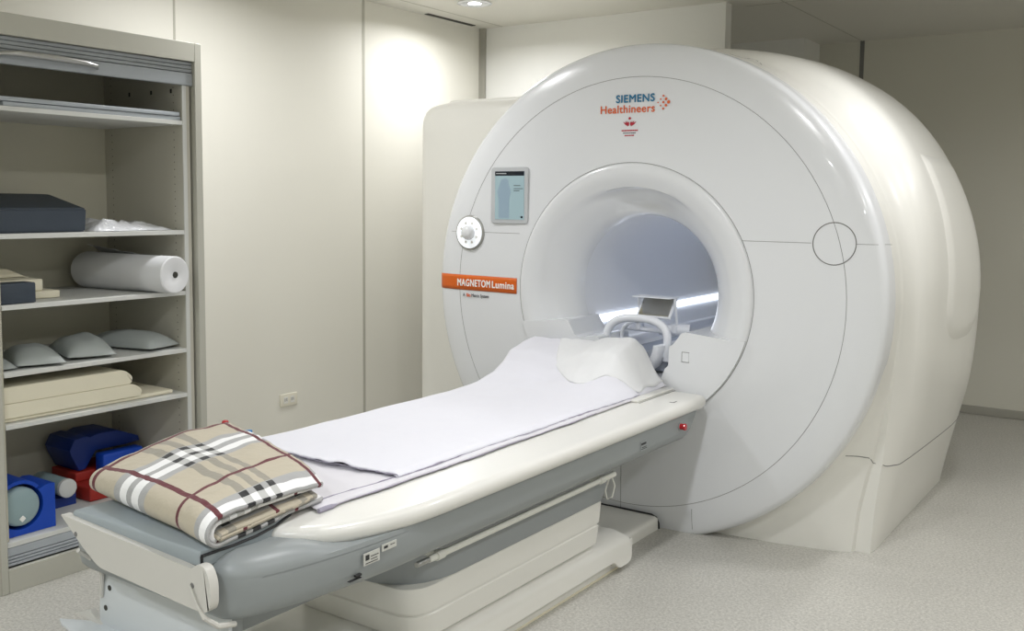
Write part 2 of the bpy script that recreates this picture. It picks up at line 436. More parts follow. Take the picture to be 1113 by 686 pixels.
for y in ys:
    h = half(y); ring = [(AX+w, y, z) for w, z in h] + [(AX-w, y, z) for w, z in h[::-1][:-1]]
    rings.append(ring)
R0 = loft(bm, rings, True, False)
obj('rear_body', bm, 'whitew', S, smooth=28)
# back plate of the body, annular
bm = B(); last = rings[-1]; n = len(last)
inner = []
for p in last:
    d = Vector((p[0]-AX, 0, p[2]-AZ)); d.normalize(); inner.append((AX+d.x*.36, 5.68, AZ+d.z*.36))
loft(bm, [last, inner], True, False); obj('rear_panel', bm, 'whitew', S)

def body_pt(y, i, side=1, off=0):
    h = half(y)
    i0 = int(i); f = i-i0; i1 = min(i0+1, len(h)-1)
    w = h[i0][0]*(1-f)+h[i1][0]*f; z = h[i0][1]*(1-f)+h[i1][1]*f
    d = Vector((w, z-AZ)); 
    j0, j1 = max(0, i0-1), min(len(h)-1, i0+1); tg = Vector((h[j1][0]-h[j0][0], h[j1][1]-h[j0][1])).normalized(); nrm = Vector((-tg.y, tg.x))
    return Vector((AX+side*(w+nrm.x*off), y, z+nrm.y*off))
def idx_z(z):
    v = math.asin(1-z/AZ)/(PI/2); return NU+v*NL
# raised side covers on both flanks
for side in (1, -1):
    bm = B(); g = []
    ny, ni = 14, 26
    y0, y1 = 4.74, 5.38
    for a in range(ny+1):
        row = []
        for b in range(ni+1):
            u, v = a/ny, b/ni
            bot = idx_z(.86) - 2.2*abs(u*2-1)**4 if True else 0
            i = 19.5+(bot-19.5)*v
            e = min(u, 1-u, .5)*2; e2 = min(v, 1-v)*2
            off = .015*min(1, math.sin(min(1, e*6)*PI/2))*min(1, math.sin(min(1, e2*7)*PI/2))-.001
            row.append(body_pt(y0+(y1-y0)*u, i, side, off))
        g.append(row)
    loft(bm, g, False, False)
    obj('side_cover', bm, 'whitew', S)
# left service housing between scanner and wall
bm = B(); rings = []
for y, d in [(4.28, .05), (4.295, .02), (4.32, .0), (4.9, .0), (4.95, .02), (4.97, .05)]:
    P = rounded([(-3.62+d, 0), (-3.62+d, 2.005-d), (-3.42, 2.035-d), (-2.6, 2.035-d), (-2.6, 0)], [0, .10, .04, .02, 0], 6)
    rings.append([(x, y, z) for x, z in P])
loft(bm, rings); 
obj('service_housing', bm, 'whitew', S, smooth=35)
bm = B()
P = rounded([(-3.50, 2.0), (-3.50, 2.055), (-2.9, 2.055), (-2.9, 2.0)], [0, .03, .0, 0], 5)
prism(bm, P, 1, 4.40, 4.92, .008); obj('housing_lid', bm, 'whitew', S)

# funnel around the bore
bm = B(); rings = []
FP = [(.600, 3.992), (.597, 3.984), (.590, 3.979), (.575, 3.976), (.55, 3.978), (.525, 3.986), (.505, 3.996), (.492, 4.004), (.482, 4.013), (.470, 4.024), (.455, 4.038), (.435, 4.058), (.415, 4.082), (.395, 4.11), (.38, 4.135), (.370, 4.158), (.364, 4.18), (.360, 4.21)]
for r, y in FP:
    ring = []
    for k in range(NA):
        a = 2*PI*k/NA
        c = max(0, 1-abs(math.degrees(a)-88)/40); c = c*c*(3-2*c)
        dy = 0
        if r < .492: dy = .065*c*sm(.492-r, 0, .016)*sm(r, .36, .43)
        ring.append((AX+math.cos(a)*r, y+dy, AZ+.012*c*(1 if .49 > r > .46 else 0)+math.sin(a)*r))
    rings.append(ring)
loft(bm, rings, True, False)
obj('bore_funnel', bm, 'white', S, smooth=50)
bm = B(); rings = []
for r, y in [(.360, 4.21), (.357, 4.3), (.356, 4.6), (.356, 5.0), (.356, 5.4), (.356, 5.9), (.36, 5.98), (.375, 6.0), (.42, 6.0), (.44, 5.95), (.44, 5.68)]:
    rings.append([(AX+math.cos(2*PI*k/96)*r, y, AZ+math.sin(2*PI*k/96)*r) for k in range(96)])
loft(bm, rings, True, False); obj('bore_tube', bm, 'bore', S)
# light strip and rails in the bore
for s in (-1, 1):
    bm = B(); rings = []
    for y in (4.22 if s < 0 else 4.55, 5.97):
        ring = []
        for rr in (.354, .343):
            aa = [(-25.2), (-28), (-30.6)]
            if rr < .35: aa = aa[::-1]
            for a in aa:
                ring.append((AX+s*math.cos(math.radians(a))*rr, y, AZ+math.sin(math.radians(a))*rr))
        rings.append(ring)
    loft(bm, rings); obj('light_strip', bm, 'led', S)
    bm = B(); rbox(bm, min(AX+s*.20, AX+s*.305), max(AX+s*.20, AX+s*.305), 4.12, 5.95, .755, .812, .01)
    obj('bore_rail', bm, 'bore', S)
bl = bpy.data.lights.new('bore_fill_lamp', 'AREA'); bl.shape = 'RECTANGLE'; bl.size = 1.5; bl.size_y = .05; bl.energy = 3.2; bl.color = (.86, .91, 1)  # unseen fill light added to brighten the bore's left wall
blo = bpy.data.objects.new('bore_fill_lamp', bl); C.objects.link(blo)
z_ = -Vector((-.80, 0, .45)).normalized(); x_ = Vector((0, 1, 0)); y_ = z_.cross(x_)
blo.matrix_world = Matrix.Translation((AX+.315, 5.05, .90)) @ Matrix((x_, y_, z_)).transposed().to_4x4()
bm = B(); rbox(bm, AX-.24, AX+.24, 4.1, 5.95, .71, .765, .01); obj('bore_bed', bm, 'coilg', S)

# lower block of the funnel with its trough
def arcpts(a0, a1, r, n=22):
    return [(AX+math.cos(math.radians(a0+(a1-a0)*k/n))*r, AZ+math.sin(math.radians(a0+(a1-a0)*k/n))*r) for k in range(n+1)]
aL = math.degrees(math.asin((.905-AZ)/.598))
left = [(-2.60, .912), (-2.445, .935), (-2.425, .930), (-2.385, .862), (-2.365, .852), (-2.265, .868), (-2.255, .86), (-2.245, .70)]
right = [(-1.93, .70), (-1.912, .748), (-1.895, .765), (-1.893, .852), (-1.875, .862), (-1.835, .915), (-1.815, .922), (-1.62, .905)]
P = arcpts(-aL-0+0, aL, .598) if False else None
arc = arcpts(aL, -180-aL, .598, 40)           # from right going under to the left
poly = left + right + arc
poly = [(x, z) for x, z in poly]
bm = B(); prism(bm, poly, 1, 3.974, 4.27, .0)
obj('funnel_base', bm, 'white', S, smooth=30)
bm = B(); rbox(bm, -1.828, -1.796, 3.9715, 3.975, .79, .832, .001, 1); b_ = obj('intercom_cover', bm, 'white', S)
bm = B(); rbox(bm, -1.830, -1.794, 3.9722, 3.9742, .788, .7905); rbox(bm, -1.830, -1.794, 3.9722, 3.9742, .8315, .834); rbox(bm, -1.830, -1.828, 3.9722, 3.9742, .79, .832); obj('gap', bm, 'seam', b_)

# panel joints drawn as fine grooves
def seam(pts, r=.0011): obj('panel_seam', tube(B(), pts, r, 6), 'seam', S)
def fpt(x, z, off=.0): 
    r = math.hypot(x-AX, z-AZ); return (x, cr(PR, PY, min(r, 1.142))-off, z)
def circ_seam(r, y, a0=0, a1=360, n=140, w=.0011):
    seam([(AX+math.cos(math.radians(a0+(a1-a0)*k/n))*r, y, AZ+math.sin(math.radians(a0+(a1-a0)*k/n))*r) for k in range(n+1)], w)
circ_seam(.987, 4.0); circ_seam(.602, 3.9905, w=.0012)
seam([fpt(-3.205+k*.05, 1.334) for k in range(3)] ); seam([fpt(-2.948+k*.045, 1.334) for k in range(6)])
seam([fpt(-1.572+k*.042, 1.336) for k in range(8)]); seam([fpt(-1.10+k*.02, 1.337) for k in range(7)])
seam([(-1.185+.086*math.cos(k*PI/24), cr(PR, PY, math.hypot(-1.185+.086*math.cos(k*PI/24)-AX, 1.336+.086*math.sin(k*PI/24)-AZ)), 1.336+.086*math.sin(k*PI/24)) for k in range(49)], .0022)
seam([fpt(-2.135, .05+k*.04) for k in range(11)]); 
seam([fpt(-1.775, .0+.03*k) for k in range(5)])
seam([body_pt(y, idx_z(interp(y, [4.12, 4.17, 4.21, 4.235, 4.27, 4.4], [.440, .435, .425, .40, .385, .37])), 1) for y in [4.13+k*.015 for k in range(102)]], .0022)
# lid outline on top right shoulder
seam([body_pt(4.30+.09*math.sin(k*PI/16), 5.6+k*.17, 1) for k in range(17)], .0014)

# display
t_ = obj('display_bezel', prism(B(), rounded([(-2.895, 1.382), (-2.895, 1.660), (-2.672, 1.660), (-2.672, 1.382)], .02), 1, 3.985, 3.999, .003), 'bezel', S)
tag(t_, 'grey rounded bezel of the touch display')
def screen_mat():
    m = mat('lcd_screen', srgb(120,140,145), .25, emit=srgb(165,188,194), es=.40)
    return m
M['lcd'] = screen_mat(); M['lcdbar'] = mat('lcd_header', srgb(20,28,40), .25); M['lcdfig'] = mat('lcd_figure', srgb(110,128,140), .3, emit=srgb(148,168,182), es=.38)
sc = obj('screen', rbox(B(), -2.868, -2.694, 3.9828, 3.986, 1.402, 1.640), 'lcd', S)
obj('header_bar', rbox(B(), -2.868, -2.694, 3.982, 3.9832, 1.618, 1.640), 'lcdbar', sc)
bm = B(); P = [(-2.845, 1.41), (-2.845, 1.50), (-2.855, 1.54), (-2.84, 1.575), (-2.83, 1.60), (-2.81, 1.607), (-2.79, 1.60), (-2.785, 1.575), (-2.772, 1.54), (-2.782, 1.50), (-2.782, 1.41)]
prism(bm, P, 1, 3.9822, 3.9832); obj('body_diagram', bm, 'lcdfig', sc)
for zz, x1 in ((1.568, -2.715), (1.553, -2.70), (1.543, -2.72)): obj('text_line', rbox(B(), -2.755, x1, 3.9822, 3.9832, zz, zz+.003), 'ink', sc)
obj('screen_icon', rbox(B(), -2.712, -2.700, 3.9822, 3.9832, 1.410, 1.420), 'lcdbar', sc)
obj('title_line', rbox(B(), -2.862, -2.80, 3.9815, 3.9822, 1.627, 1.631), 'bezel', sc)
# control knob with glowing ring
kx, kz = -3.032, 1.330; ky = cr(PR, PY, math.hypot(kx-AX, kz-AZ))
bm = B(); lathe(bm, [(.001, -.010), (.080, -.010), (.088, -.006), (.090, .0), (.090, .01), (.001, .01)], (kx, ky-.002, kz), 1, 56)
kb = obj('control_dial', bm, 'steel', S)
bm = B(); lathe(bm, [(.054, -.013), (.078, -.013), (.081, -.009), (.054, -.009)], (kx, ky-.002, kz), 1, 56); obj('glow_ring', bm, 'ledring', kb)
bm = B(); lathe(bm, [(.001, -.0125), (.055, -.0125), (.055, -.008), (.001, -.008)], (kx, ky-.002, kz), 1, 48); obj('inner_plate', bm, 'bezel', kb)
bm = B(); lathe(bm, [(.001, -.048), (.015, -.047), (.027, -.042), (.034, -.033), (.037, -.022), (.038, -.010), (.001, -.010)], (kx, ky-.002, kz), 1, 40); obj('knob', bm, 'white', kb)
for k in range(8):
    a = PI/8+k*PI/4
    bm = B(); lathe(bm, [(.001, -.015), (.007, -.0145), (.008, -.012), (.001, -.012)], (kx+math.cos(a)*.052, ky-.002, kz+math.sin(a)*.052), 1, 12); obj('button', bm, 'whitew', kb)
# orange strip following the face
bm = B(); rows = []
for k in range(31):
    x = -3.246+(3.246-2.735)*k/30
    rows.append([Vector(fpt(x, z, .0022)) for z in (1.034, 1.054, 1.074, 1.094, 1.112)])
loft(bm, rows, False, False); st = obj('orange_strip', bm, 'orange', S, solid=.0015)
text('product_lettering', 'MAGNETOM', .050, (-3.108, 3.9870, 1.056), 'letw', st, bold=.0011, width=.208, gap=1.1)
text('product_lettering', 'Lumina', .050, (-2.886, 3.9845, 1.056), 'letw', st, bold=.0011, width=.134, gap=1.1)
text('small_print', 'A', .024, (-3.075, 3.993, 1.001), 'ink', st, sx=.85)
text('small_print', 'Bio', .024, (-3.052, 3.993, 1.001), 'dorange', st, bold=.0006, sx=.85)
text('small_print', 'Matrix System', .024, (-3.020, 3.993, 1.001), 'ink', st, sx=.80)
# maker lettering above the bore
lt = text('maker_lettering', 'SIEMENS', .048, (-2.200, 3.995, 1.947), 'teal', S, bold=.0011, width=.194, gap=1.08)
text('maker_lettering', 'Healthineers', .050, (-2.282, 3.995, 1.900), 'dorange', S, bold=.0008, width=.276, gap=1.06)
bm = B()
for i, (dx, dz, r) in enumerate([(0, 0, .0075), (-.013, .014, .006), (-.013, -.014, .006), (-.026, .028, .0045), (-.026, 0, .005), (-.026, -.028, .0045), (-.039, .014, .0035), (-.039, -.014, .0035), (-.052, 0, .003)]):
    lathe(bm, [(.0005, -.001), (r, -.001), (r, .001), (.0005, .001)], (-1.934+dx, 3.994, 1.939+dz), 1, 14)
obj('dot_emblem', bm, 'dorange', S)
bm = B()
for s in (-1, 1):
    for k in range(4):
        a0 = math.radians(42+k*15); L = .032-.0045*k
        bx, bz = .0045+.0014*(3-k), 1.838+.001*k
        ca, sa = math.cos(a0), math.sin(a0); w_ = .0030
        P = [(bx, bz), (bx+ca*L*.6-sa*w_*-1, bz+sa*L*.6-ca*w_), (bx+ca*L, bz+sa*L), (bx+ca*L*.6-sa*w_, bz+sa*L*.6+ca*w_)]
        prism(bm, [(-2.126+s*x, z) for x, z in P], 1, 3.993, 3.995)
lathe(bm, [(.0005, -.001), (.006, -.001), (.006, .001), (.0005, .001)], (-2.126, 3.994, 1.874), 1, 14)
obj('wing_emblem', bm, 'crimson', S)
bm = B()
for z, w in ((1.8195, .040), (1.797, .024)):
    x = -2.126-w
    while x < -2.126+w:
        ww = random.uniform(.006, .012); rbox(bm, x, x+ww-.0015, 3.993, 3.995, z-.003, z+.003); x += ww
obj('emblem_text', bm, 'crimson', S)
bm = B(); x = -2.158
while x < -2.095:
    ww = random.uniform(.005, .01); rbox(bm, x, x+ww-.002, 3.993, 3.995, 1.806, 1.810); x += ww
obj('emblem_text', bm, 'ink', S)

# ------------------------------------------------------------------ patient table
T = thing('patient_table', (AX, 2.7, 0), 'white and grey patient table running into the scanner bore', 'table')
def mirror_outline(right):          # right half going from near end to far end -> closed outline
    return right + [(2*AX-x, y) for x, y in right[::-1]]
def bez(a, b, c, n=8): return [((1-t)**2*a[0]+2*t*(1-t)*b[0]+t*t*c[0], (1-t)**2*a[1]+2*t*(1-t)*b[1]+t*t*c[1]) for t in [k/n for k in range(n+1)]]
# white rim / tabletop
def off_outline(pts, d):
    n = len(pts); out = []
    for i in range(n):
        a, b = Vector(pts[i-1]), Vector(pts[(i+1) % n]); tg = (b-a).normalized(); nn = Vector((tg.y, -tg.x))
        out.append((pts[i][0]+nn.x*d, pts[i][1]+nn.y*d))
    return out
rimR = [(-2.02, 1.635)] + bez((-1.95, 1.628), (-1.82, 1.63), (-1.758, 1.755), 8)[:-1] + bez((-1.758, 1.755), (-1.69, 1.89), (-1.685, 2.12), 7) + [(-1.685, y) for y in (2.3, 2.8, 3.3, 3.8)] + bez((-1.685, 3.90), (-1.685, 3.955), (-1.74, 3.96), 4)
rim = mirror_outline(rimR)
bm = B(); rings = []
for d, z in [(-.022, .606), (-.008, .612), (-.002, .622), (0, .636), (-.004, .650), (-.014, .658), (-.03, .661)]:
    rings.append([(x, y, z) for x, y in off_outline(rim, d)])
loft(bm, rings); obj('tabletop', bm, 'rim', T, smooth=50)
# shallow tray edge line
bm = B(); P = [(-1.80, 1.72)]
tube(bm, [(-1.845, 3.95, .6612), (-1.845, 3.6, .6612)], .0012, 6); obj('tray_groove', bm, 'seam', T)
# grey side shell
shR = [(-1.985, 1.435), (-1.865, 1.435)] + bez((-1.845, 1.435), (-1.79, 1.44), (-1.765, 1.52), 6) + bez((-1.762, 1.53), (-1.705, 1.73), (-1.702, 1.98), 8)[1:] + [(-1.702, y) for y in (2.3, 2.8, 3.3, 3.7)] + [(-1.702, 3.86), (-1.78, 3.86)]
sh = mirror_outline(shR)
bm = B(); rings = []
for d, z, sl in [(-.10, .490, -.12), (-.05, .492, -.11), (-.022, .500, -.10), (-.006, .516, -.085), (0, .54, -.06), (0, .58, -.02), (0, .600, 0), (-.003, .612, 0)]:
    rings.append([(x, y+(sl if y > 3.8 else 0), z) for x, y in off_outline(sh, d)])
loft(bm, rings); obj('side_shell', bm, 'grey', T, smooth=45)
# nose: raised grey ends left and right of the pad at the near end
noseR = [(-1.985, 1.437), (-1.865, 1.437)] + bez((-1.845, 1.437), (-1.79, 1.442), (-1.765, 1.52), 6) + bez((-1.762, 1.53), (-1.705, 1.73), (-1.702, 1.98), 8)[1:] + [(-1.80, 1.985)]
nose = mirror_outline(noseR)
bm = B(); rings = []
for d, h in [(0, 0), (0, .010), (-.004, .022), (-.012, .035), (-.026, .046), (-.045, .053), (-.075, .057)]:
    rings.append([(x, y, .598+h*(1-.72*sm(y, 1.60, 1.80))) for x, y in off_outline(nose, d)])
loft(bm, rings); obj('nose_shell', bm, 'grey', T, smooth=45)
# blue-grey end pad
bm = B(); rings = []
padh = [(-1.852, 1.410), (-1.850, 1.50), (-1.858, 1.58), (-1.878, 1.66), (-1.915, 1.74), (-1.97, 1.81), (-2.04, 1.86)]
padp = [(2*AX-x, y) for x, y in padh] + padh[::-1]
for d, z in [(-.004, .634), (0, .638), (0, .666), (-.002, .672), (-.007, .675)]:
    rings.append([(x+(AX-x)*(-d*0), y, z) for x, y in [(AX+(x-AX)*(1+d*3.5), 1.69+(y-1.69)*(1+d*3)) for x, y in padp]])
loft(bm, rings); obj('end_pad', bm, 'pad', T, smooth=45)
bm = B(); tube(bm, [(x+.004, y-.0, .6655) for x, y in padh], .0035, 6); tube(bm, [(-2.378, 1.412, .636), (-1.850, 1.412, .636), (-1.847, 1.410, .665)], .004, 6)
obj('pad_joint', bm, 'black', T)
# beige handle panel under the nose
bm = B()
P = rounded([(-2.405, .662), (-1.86, .638), (-1.845, .652), (-1.815, .652), (-1.795, .62), (-1.795, .56), (-1.815, .540), (-2.235, .556), (-2.30, .59)], [.008, .01, .01, .012, .02, .015, .02, .02, .02], 3)
prism(bm, P, 1, 1.392, 1.416, 0); hp = obj('handle_panel', bm, 'bracket', T, smooth=30)
for x, z in ((-2.335, .622), (-1.86, .598)): obj('screw', lathe(B(), [(.0005, -.0015), (.006, -.0015), (.007, 0), (.0005, 0)], (x, 1.3922, z), 1, 12), 'seam', hp)
# rear carrier plate, tray and strut
bm = B()
rot = Matrix.Rotation(math.radians(0), 3, 'X')
P = rounded([(-2.345, .545), (-1.84, .525), (-1.84, .30), (-2.375, .34), (-2.375, .40)], [.02, .01, .01, .01, .02], 3)
prism(bm, P, 1, 1.478, 1.490, .002); lp = obj('carrier_plate', bm, 'plate', T)
for x, z in ((-2.325, .452), (-2.345, .392), (-1.875, .432)): obj('hole', lathe(B(), [(.0005, -.0015), (.0075, -.0015), (.0075, 0), (.0005, 0)], (x, 1.478, z), 1, 12), 'hole', lp)
bm = B(); P = [(-2.375, 1.488), (-1.80, 1.488), (-1.80, 1.43), (-2.36, 1.40), (-2.455, 1.415), (-2.49, 1.43)]
prism(bm, P, 2, .335, .343, .002); obj('foot_tray', bm, 'plate', T)
bm = B(); prism(bm, [(-2.49, .343), (-2.41, .372), (-2.36, .343)], 1, 1.47, 1.488); obj('tray_gusset', bm, 'bracket', T)
bm = B(); rbox(bm, -2.36, -1.85, 1.49, 1.53, .35, .52, .004); rbox(bm, -2.32, -1.95, 1.53, 2.2, .38, .50, .01); obj('carrier_arm', bm, 'grey', T)
bm = B(); tube(bm, [(-1.862, 1.386, .600), (-1.835, 1.386, .558), (-1.815, 1.39, .532), (-1.805, 1.42, .505), (-1.806, 1.47, .492)], [.003, .003, .006, .007, .007], 8); obj('release_lever', bm, 'bracket', T)
bm = B(); tube(bm, [(-2.34, 1.40, .575), (-2.345, 1.44, .54), (-2.345, 1.47, .49), (-2.36, 1.475, .42)], .006, 8); obj('release_lever', bm, 'bracket', T)
# pedestal
def ped(hw, y0, y1, r, far=.06, n=6):
    R = bez((AX+hw-r, y0), (AX+hw, y0), (AX+hw, y0+r), n) + [(AX+hw, y) for y in (y0+r+.2, (y0+y1)/2)] + bez((AX+hw, y1-far), (AX+hw, y1), (AX+hw-far, y1), 4)
    return mirror_outline(R)
bm = B(); rings = []
for hw, y0, y1, z in [(.295, 2.08, 3.36, .500), (.290, 2.10, 3.33, .42), (.285, 2.13, 3.27, .335)]:
    rings.append([(x, y, z) for x, y in ped(hw, y0, y1, .22, .01)])
loft(bm, rings); obj('pedestal_neck', bm, 'greyd', T, smooth=40)
bm = B(); rings = []
for hw, y0, y1, z in [(.280, 2.135, 3.26, .336), (.287, 2.127, 3.265, .334), (.289, 2.125, 3.265, .328), (.284, 2.14, 3.26, .252), (.279, 2.15, 3.255, .248), (.279, 2.15, 3.255, .243), (.283, 2.145, 3.26, .239), (.279, 2.16, 3.25, .170), (.270, 2.17, 3.245, .160)]:
    rings.append([(x, y, z) for x, y in ped(hw, y0+.012, y1, .10, .012)])
loft(bm, rings); obj('pedestal_cover', bm, 'whitew', T, smooth=35)
# base with recessed flank
bm = B(); rings = []
for hw, y0, y1, z in [(.262, 1.9, 3.47, .0), (.262, 1.9, 3.47, .052), (.300, 1.88, 3.50, .062), (.302, 1.88, 3.505, .112), (.296, 1.89, 3.50, .128), (.280, 1.92, 3.48, .142), (.25, 1.95, 3.46, .158)]:
    rings.append([(x, y, z) for x, y in ped(hw, y0, y1, .10, .03)])
loft(bm, rings); obj('base_cover', bm, 'whitew', T, smooth=35)
bm = B(); P = rounded([(3.505, .12), (3.505, .03), (3.47, .022), (3.40, .022), (3.36, .060), (3.26, .064), (3.26, .12)], [.0, .02, .01, .02, .02, .0, 0], 4)
prism(bm, P, 0, AX+.20, AX+.300, .003); obj('base_corner', bm, 'whitew', T)
bm = B(); rbox(bm, AX+.255, AX+.2645, 1.95, 3.46, 0, .008); obj('base_sealant', bm, 'foam', T)
# docking slab to the scanner
bm = B(); P = rounded([(-2.30, 0), (-2.30, .06), (-1.93, .06), (-1.93, 0)], [0, .02, .025, 0], 5)
prism(bm, P, 1, 3.40, 3.984, .0); ds = obj('docking_slab', bm, 'whitew', T)
bm = B(); tube(bm, [(-2.30, 3.983, .064), (-1.965, 3.983, .064), (-1.94, 3.983, .055), (-1.927, 3.983, .03), (-1.925, 3.983, .004)], .004, 6); obj('slab_gap', bm, 'black', ds)
# rail
bm = B(); ry0, ry1, rz, rx = 2.15, 3.27, .449, AX+.337
tube(bm, [(rx, ry0, rz), (rx, ry1, rz)], .0105, 12); rl = obj('accessory_rail', bm, 'rail', T)
bm = B(); tube(bm, [(rx, ry0-.055, rz), (rx, ry0+.01, rz)], .0085, 10); obj('rail_tip', bm, 'steel', rl)
for yy in (ry0+.05, ry1-.10):
    bm = B(); tube(bm, [(rx, yy-.016, rz), (rx, yy+.016, rz)], .0145, 12); rbox(bm, rx-.06, rx-.005, yy-.008, yy+.008, rz-.012, rz+.012, .002); obj('rail_bracket', bm, 'rail', rl)
bm = B(); tube(bm, [(rx, ry1-.02, rz-.005), (rx+.012, ry1-.015, rz-.04), (rx+.004, ry1-.02, rz-.085), (rx-.012, ry1-.03, rz-.095), (rx-.018, ry1-.035, rz-.06), (rx-.005, ry1-.03, rz-.01)], .003, 8); obj('rail_loop', bm, 'rail', rl)
# emergency stop and labels
bm = B(); lathe(bm, [(.0005, .0), (.019, .0), (.018, .004), (.0005, .004)], (-1.702, 3.695, .567), 0, 24); eb = obj('button_collar', bm, 'grey', T)
bm = B(); lathe(bm, [(.0005, .0), (.013, .0), (.013, .016), (.015, .020), (.013, .026), (.0005, .027)], (-1.700, 3.695, .567), 0, 24); obj('emergency_button', bm, 'red', T)
def side_label(y, z, w, h, m, x=-1.7010): return obj('label', rbox(B(), x, x+.0012, y-w/2, y+w/2, z-h/2, z+h/2), m, T)
lb = side_label(3.365, .552, .05, .036, 'grey'); obj('label_print', rbox(B(), -1.6998, -1.6990, 3.345, 3.385, .557, .565), 'ink', lb)
bm = B(); rbox(bm, -1.6998, -1.6992, 3.345, 3.392, .540, .5425); rbox(bm, -1.6998, -1.6992, 3.35, 3.388, .546, .5485); obj('label_lines', bm, 'ink', lb)
lb = obj('label', rbox(B(), -1.7045, -1.7020, 1.80, 1.860, .553, .585), 'label', T)
bm = B(); rbox(bm, -1.7022, -1.7014, 1.806, 1.820, .566, .580); rbox(bm, -1.7022, -1.7014, 1.826, 1.855, .572, .574); rbox(bm, -1.7022, -1.7014, 1.826, 1.85, .564, .566); rbox(bm, -1.7022, -1.7014, 1.806, 1.852, .557, .559); obj('label_lines', bm, 'ink', lb)
lb = obj('label', rbox(B(), -1.7035, -1.7010, 1.868, 1.925, .572, .590), 'label', T)
bm = B(); rbox(bm, -1.7012, -1.7005, 1.875, 1.89, .578, .585); rbox(bm, -1.7012, -1.7005, 1.9, 1.918, .582, .584); obj('label_lines', bm, 'ink', lb)
bm = B(); rbox(bm, -1.713, -1.7045, 1.774, 1.795, .531, .536); rbox(bm, -1.714, -1.7045, 1.752, 1.795, .525, .5264)
obj('printed_mark', bm, 'ink', T)
bm = B(); P = [(-1.775, 3.70)]; rbox(bm, -1.755, -1.735, 3.70, 3.706, .6612, .6616); rbox(bm, -1.740, -1.735, 3.706, 3.735, .6612, .6616); obj('printed_mark', bm, 'ink', T)
# patient board through the trough
bm = B(); rbox(bm, AX-.18, AX+.17, 3.90, 4.40, .662, .685, .008); obj('patient_board', bm, 'coilg', T)
bm = B(); rbox(bm, AX-.28, AX+.26, 3.60, 3.95, .661, .672, .004); obj('board_frame', bm, 'rim', T)

# ------------------------------------------------------------------ head coil
H = thing('head_coil', (AX, 4.12, .685), 'white arched head coil with tilted mirror at the bore mouth', 'head coil')
bm = B(); rings = []
cyc = .83
for y, rr in [(4.0, .150), (4.01, .158), (4.24, .158), (4.25, .150)]:
    ring = []
    for k in range(25):
        a = PI+PI*k/24; ring.append((AX+math.cos(a)*rr, y, .84+math.sin(a)*rr*.95))
    for k in range(25):
        a = 2*PI-PI*k/24; ring.append((AX+math.cos(a)*(rr-.022), y, .845+math.sin(a)*(rr-.022)*.95))
    rings.append(ring)
loft(bm, rings); obj('cradle', bm, 'coil', H)
bm = B(); rings = []
for y in (4.02, 4.23):
    rings.append([(AX+math.cos(PI+PI*k/20)*.132, y, .835+math.sin(PI+PI*k/20)*.125) for k in range(21)]+[(AX, y, .765)])
loft(bm, rings); obj('neck_pad', bm, 'coilg', H)
def arch(y, w, z0, h, r, lean=0, name='arch', rr2=None):
    bm = B(); pts = []
    for k in range(25):
        a = PI-PI*k/24
        c, s = math.cos(a), math.sin(a)
        e = .75
        pts.append((AX+w*math.copysign(abs(c)**e, c), y+lean*s, z0+h*abs(s)**e))
    pts = [(pts[0][0], y, z0-.08)] + pts + [(pts[-1][0], y, z0-.08)]
    tube(bm, pts, r, 10); o = obj(name, bm, 'coil', H); o2 = o
    return o
arch(4.08, .160, .845, .105, .0195, .02); arch(4.17, .125, .845, .085, .010, .02)
for a_, b_ in ((-.165, -.13), (.135, .168)): obj('side_latch', rbox(B(), AX+a_, AX+b_, 4.06, 4.19, .78, .83, .008), 'coil', H)
# mirror on posts
bm = B(); rot = Matrix.Rotation(math.radians(-38), 3, 'X')
mc = (AX+.045, 4.20, 1.0)
fr = B(); rbox(fr, mc[0]-.09, mc[0]+.09, mc[1]-.006, mc[1]+.006, mc[2]-.065, mc[2]+.055, .004, 2, rot, mc); mf = obj('mirror_frame', fr, 'coil', H)
fr = B(); rbox(fr, mc[0]-.078, mc[0]+.078, mc[1]-.0085, mc[1]-.0055, mc[2]-.055, mc[2]+.045, 0, 1, rot, mc); obj('mirror', fr, 'mirror', mf)
obj('mirror_hood', rbox(B(), mc[0]-.10, mc[0]+.10, 4.13, 4.235, 1.046, 1.051, .002), 'coil', H)
for s in (-1, 1):
    bm = B(); tube(bm, [(mc[0]+s*.095, 4.22, .90), (mc[0]+s*.095, 4.215, .95), (mc[0]+s*.095, 4.19, 1.05)], .007, 8); rbox(bm, mc[0]+s*.095-.011, mc[0]+s*.095+.011, 4.19, 4.24, .88, .92, .004); obj('mirror_post', bm, 'coil', H)
bm = B(); tube(bm, [(AX+.06, 4.20, .895), (AX+.20, 4.24, .895)], .028, 16); obj('connector', bm, 'coil', H)
bm = B(); tube(bm, [(AX-.14, 4.21, .885), (AX+.15, 4.21, .885)], .012, 10); obj('cross_bar', bm, 'coil', H)

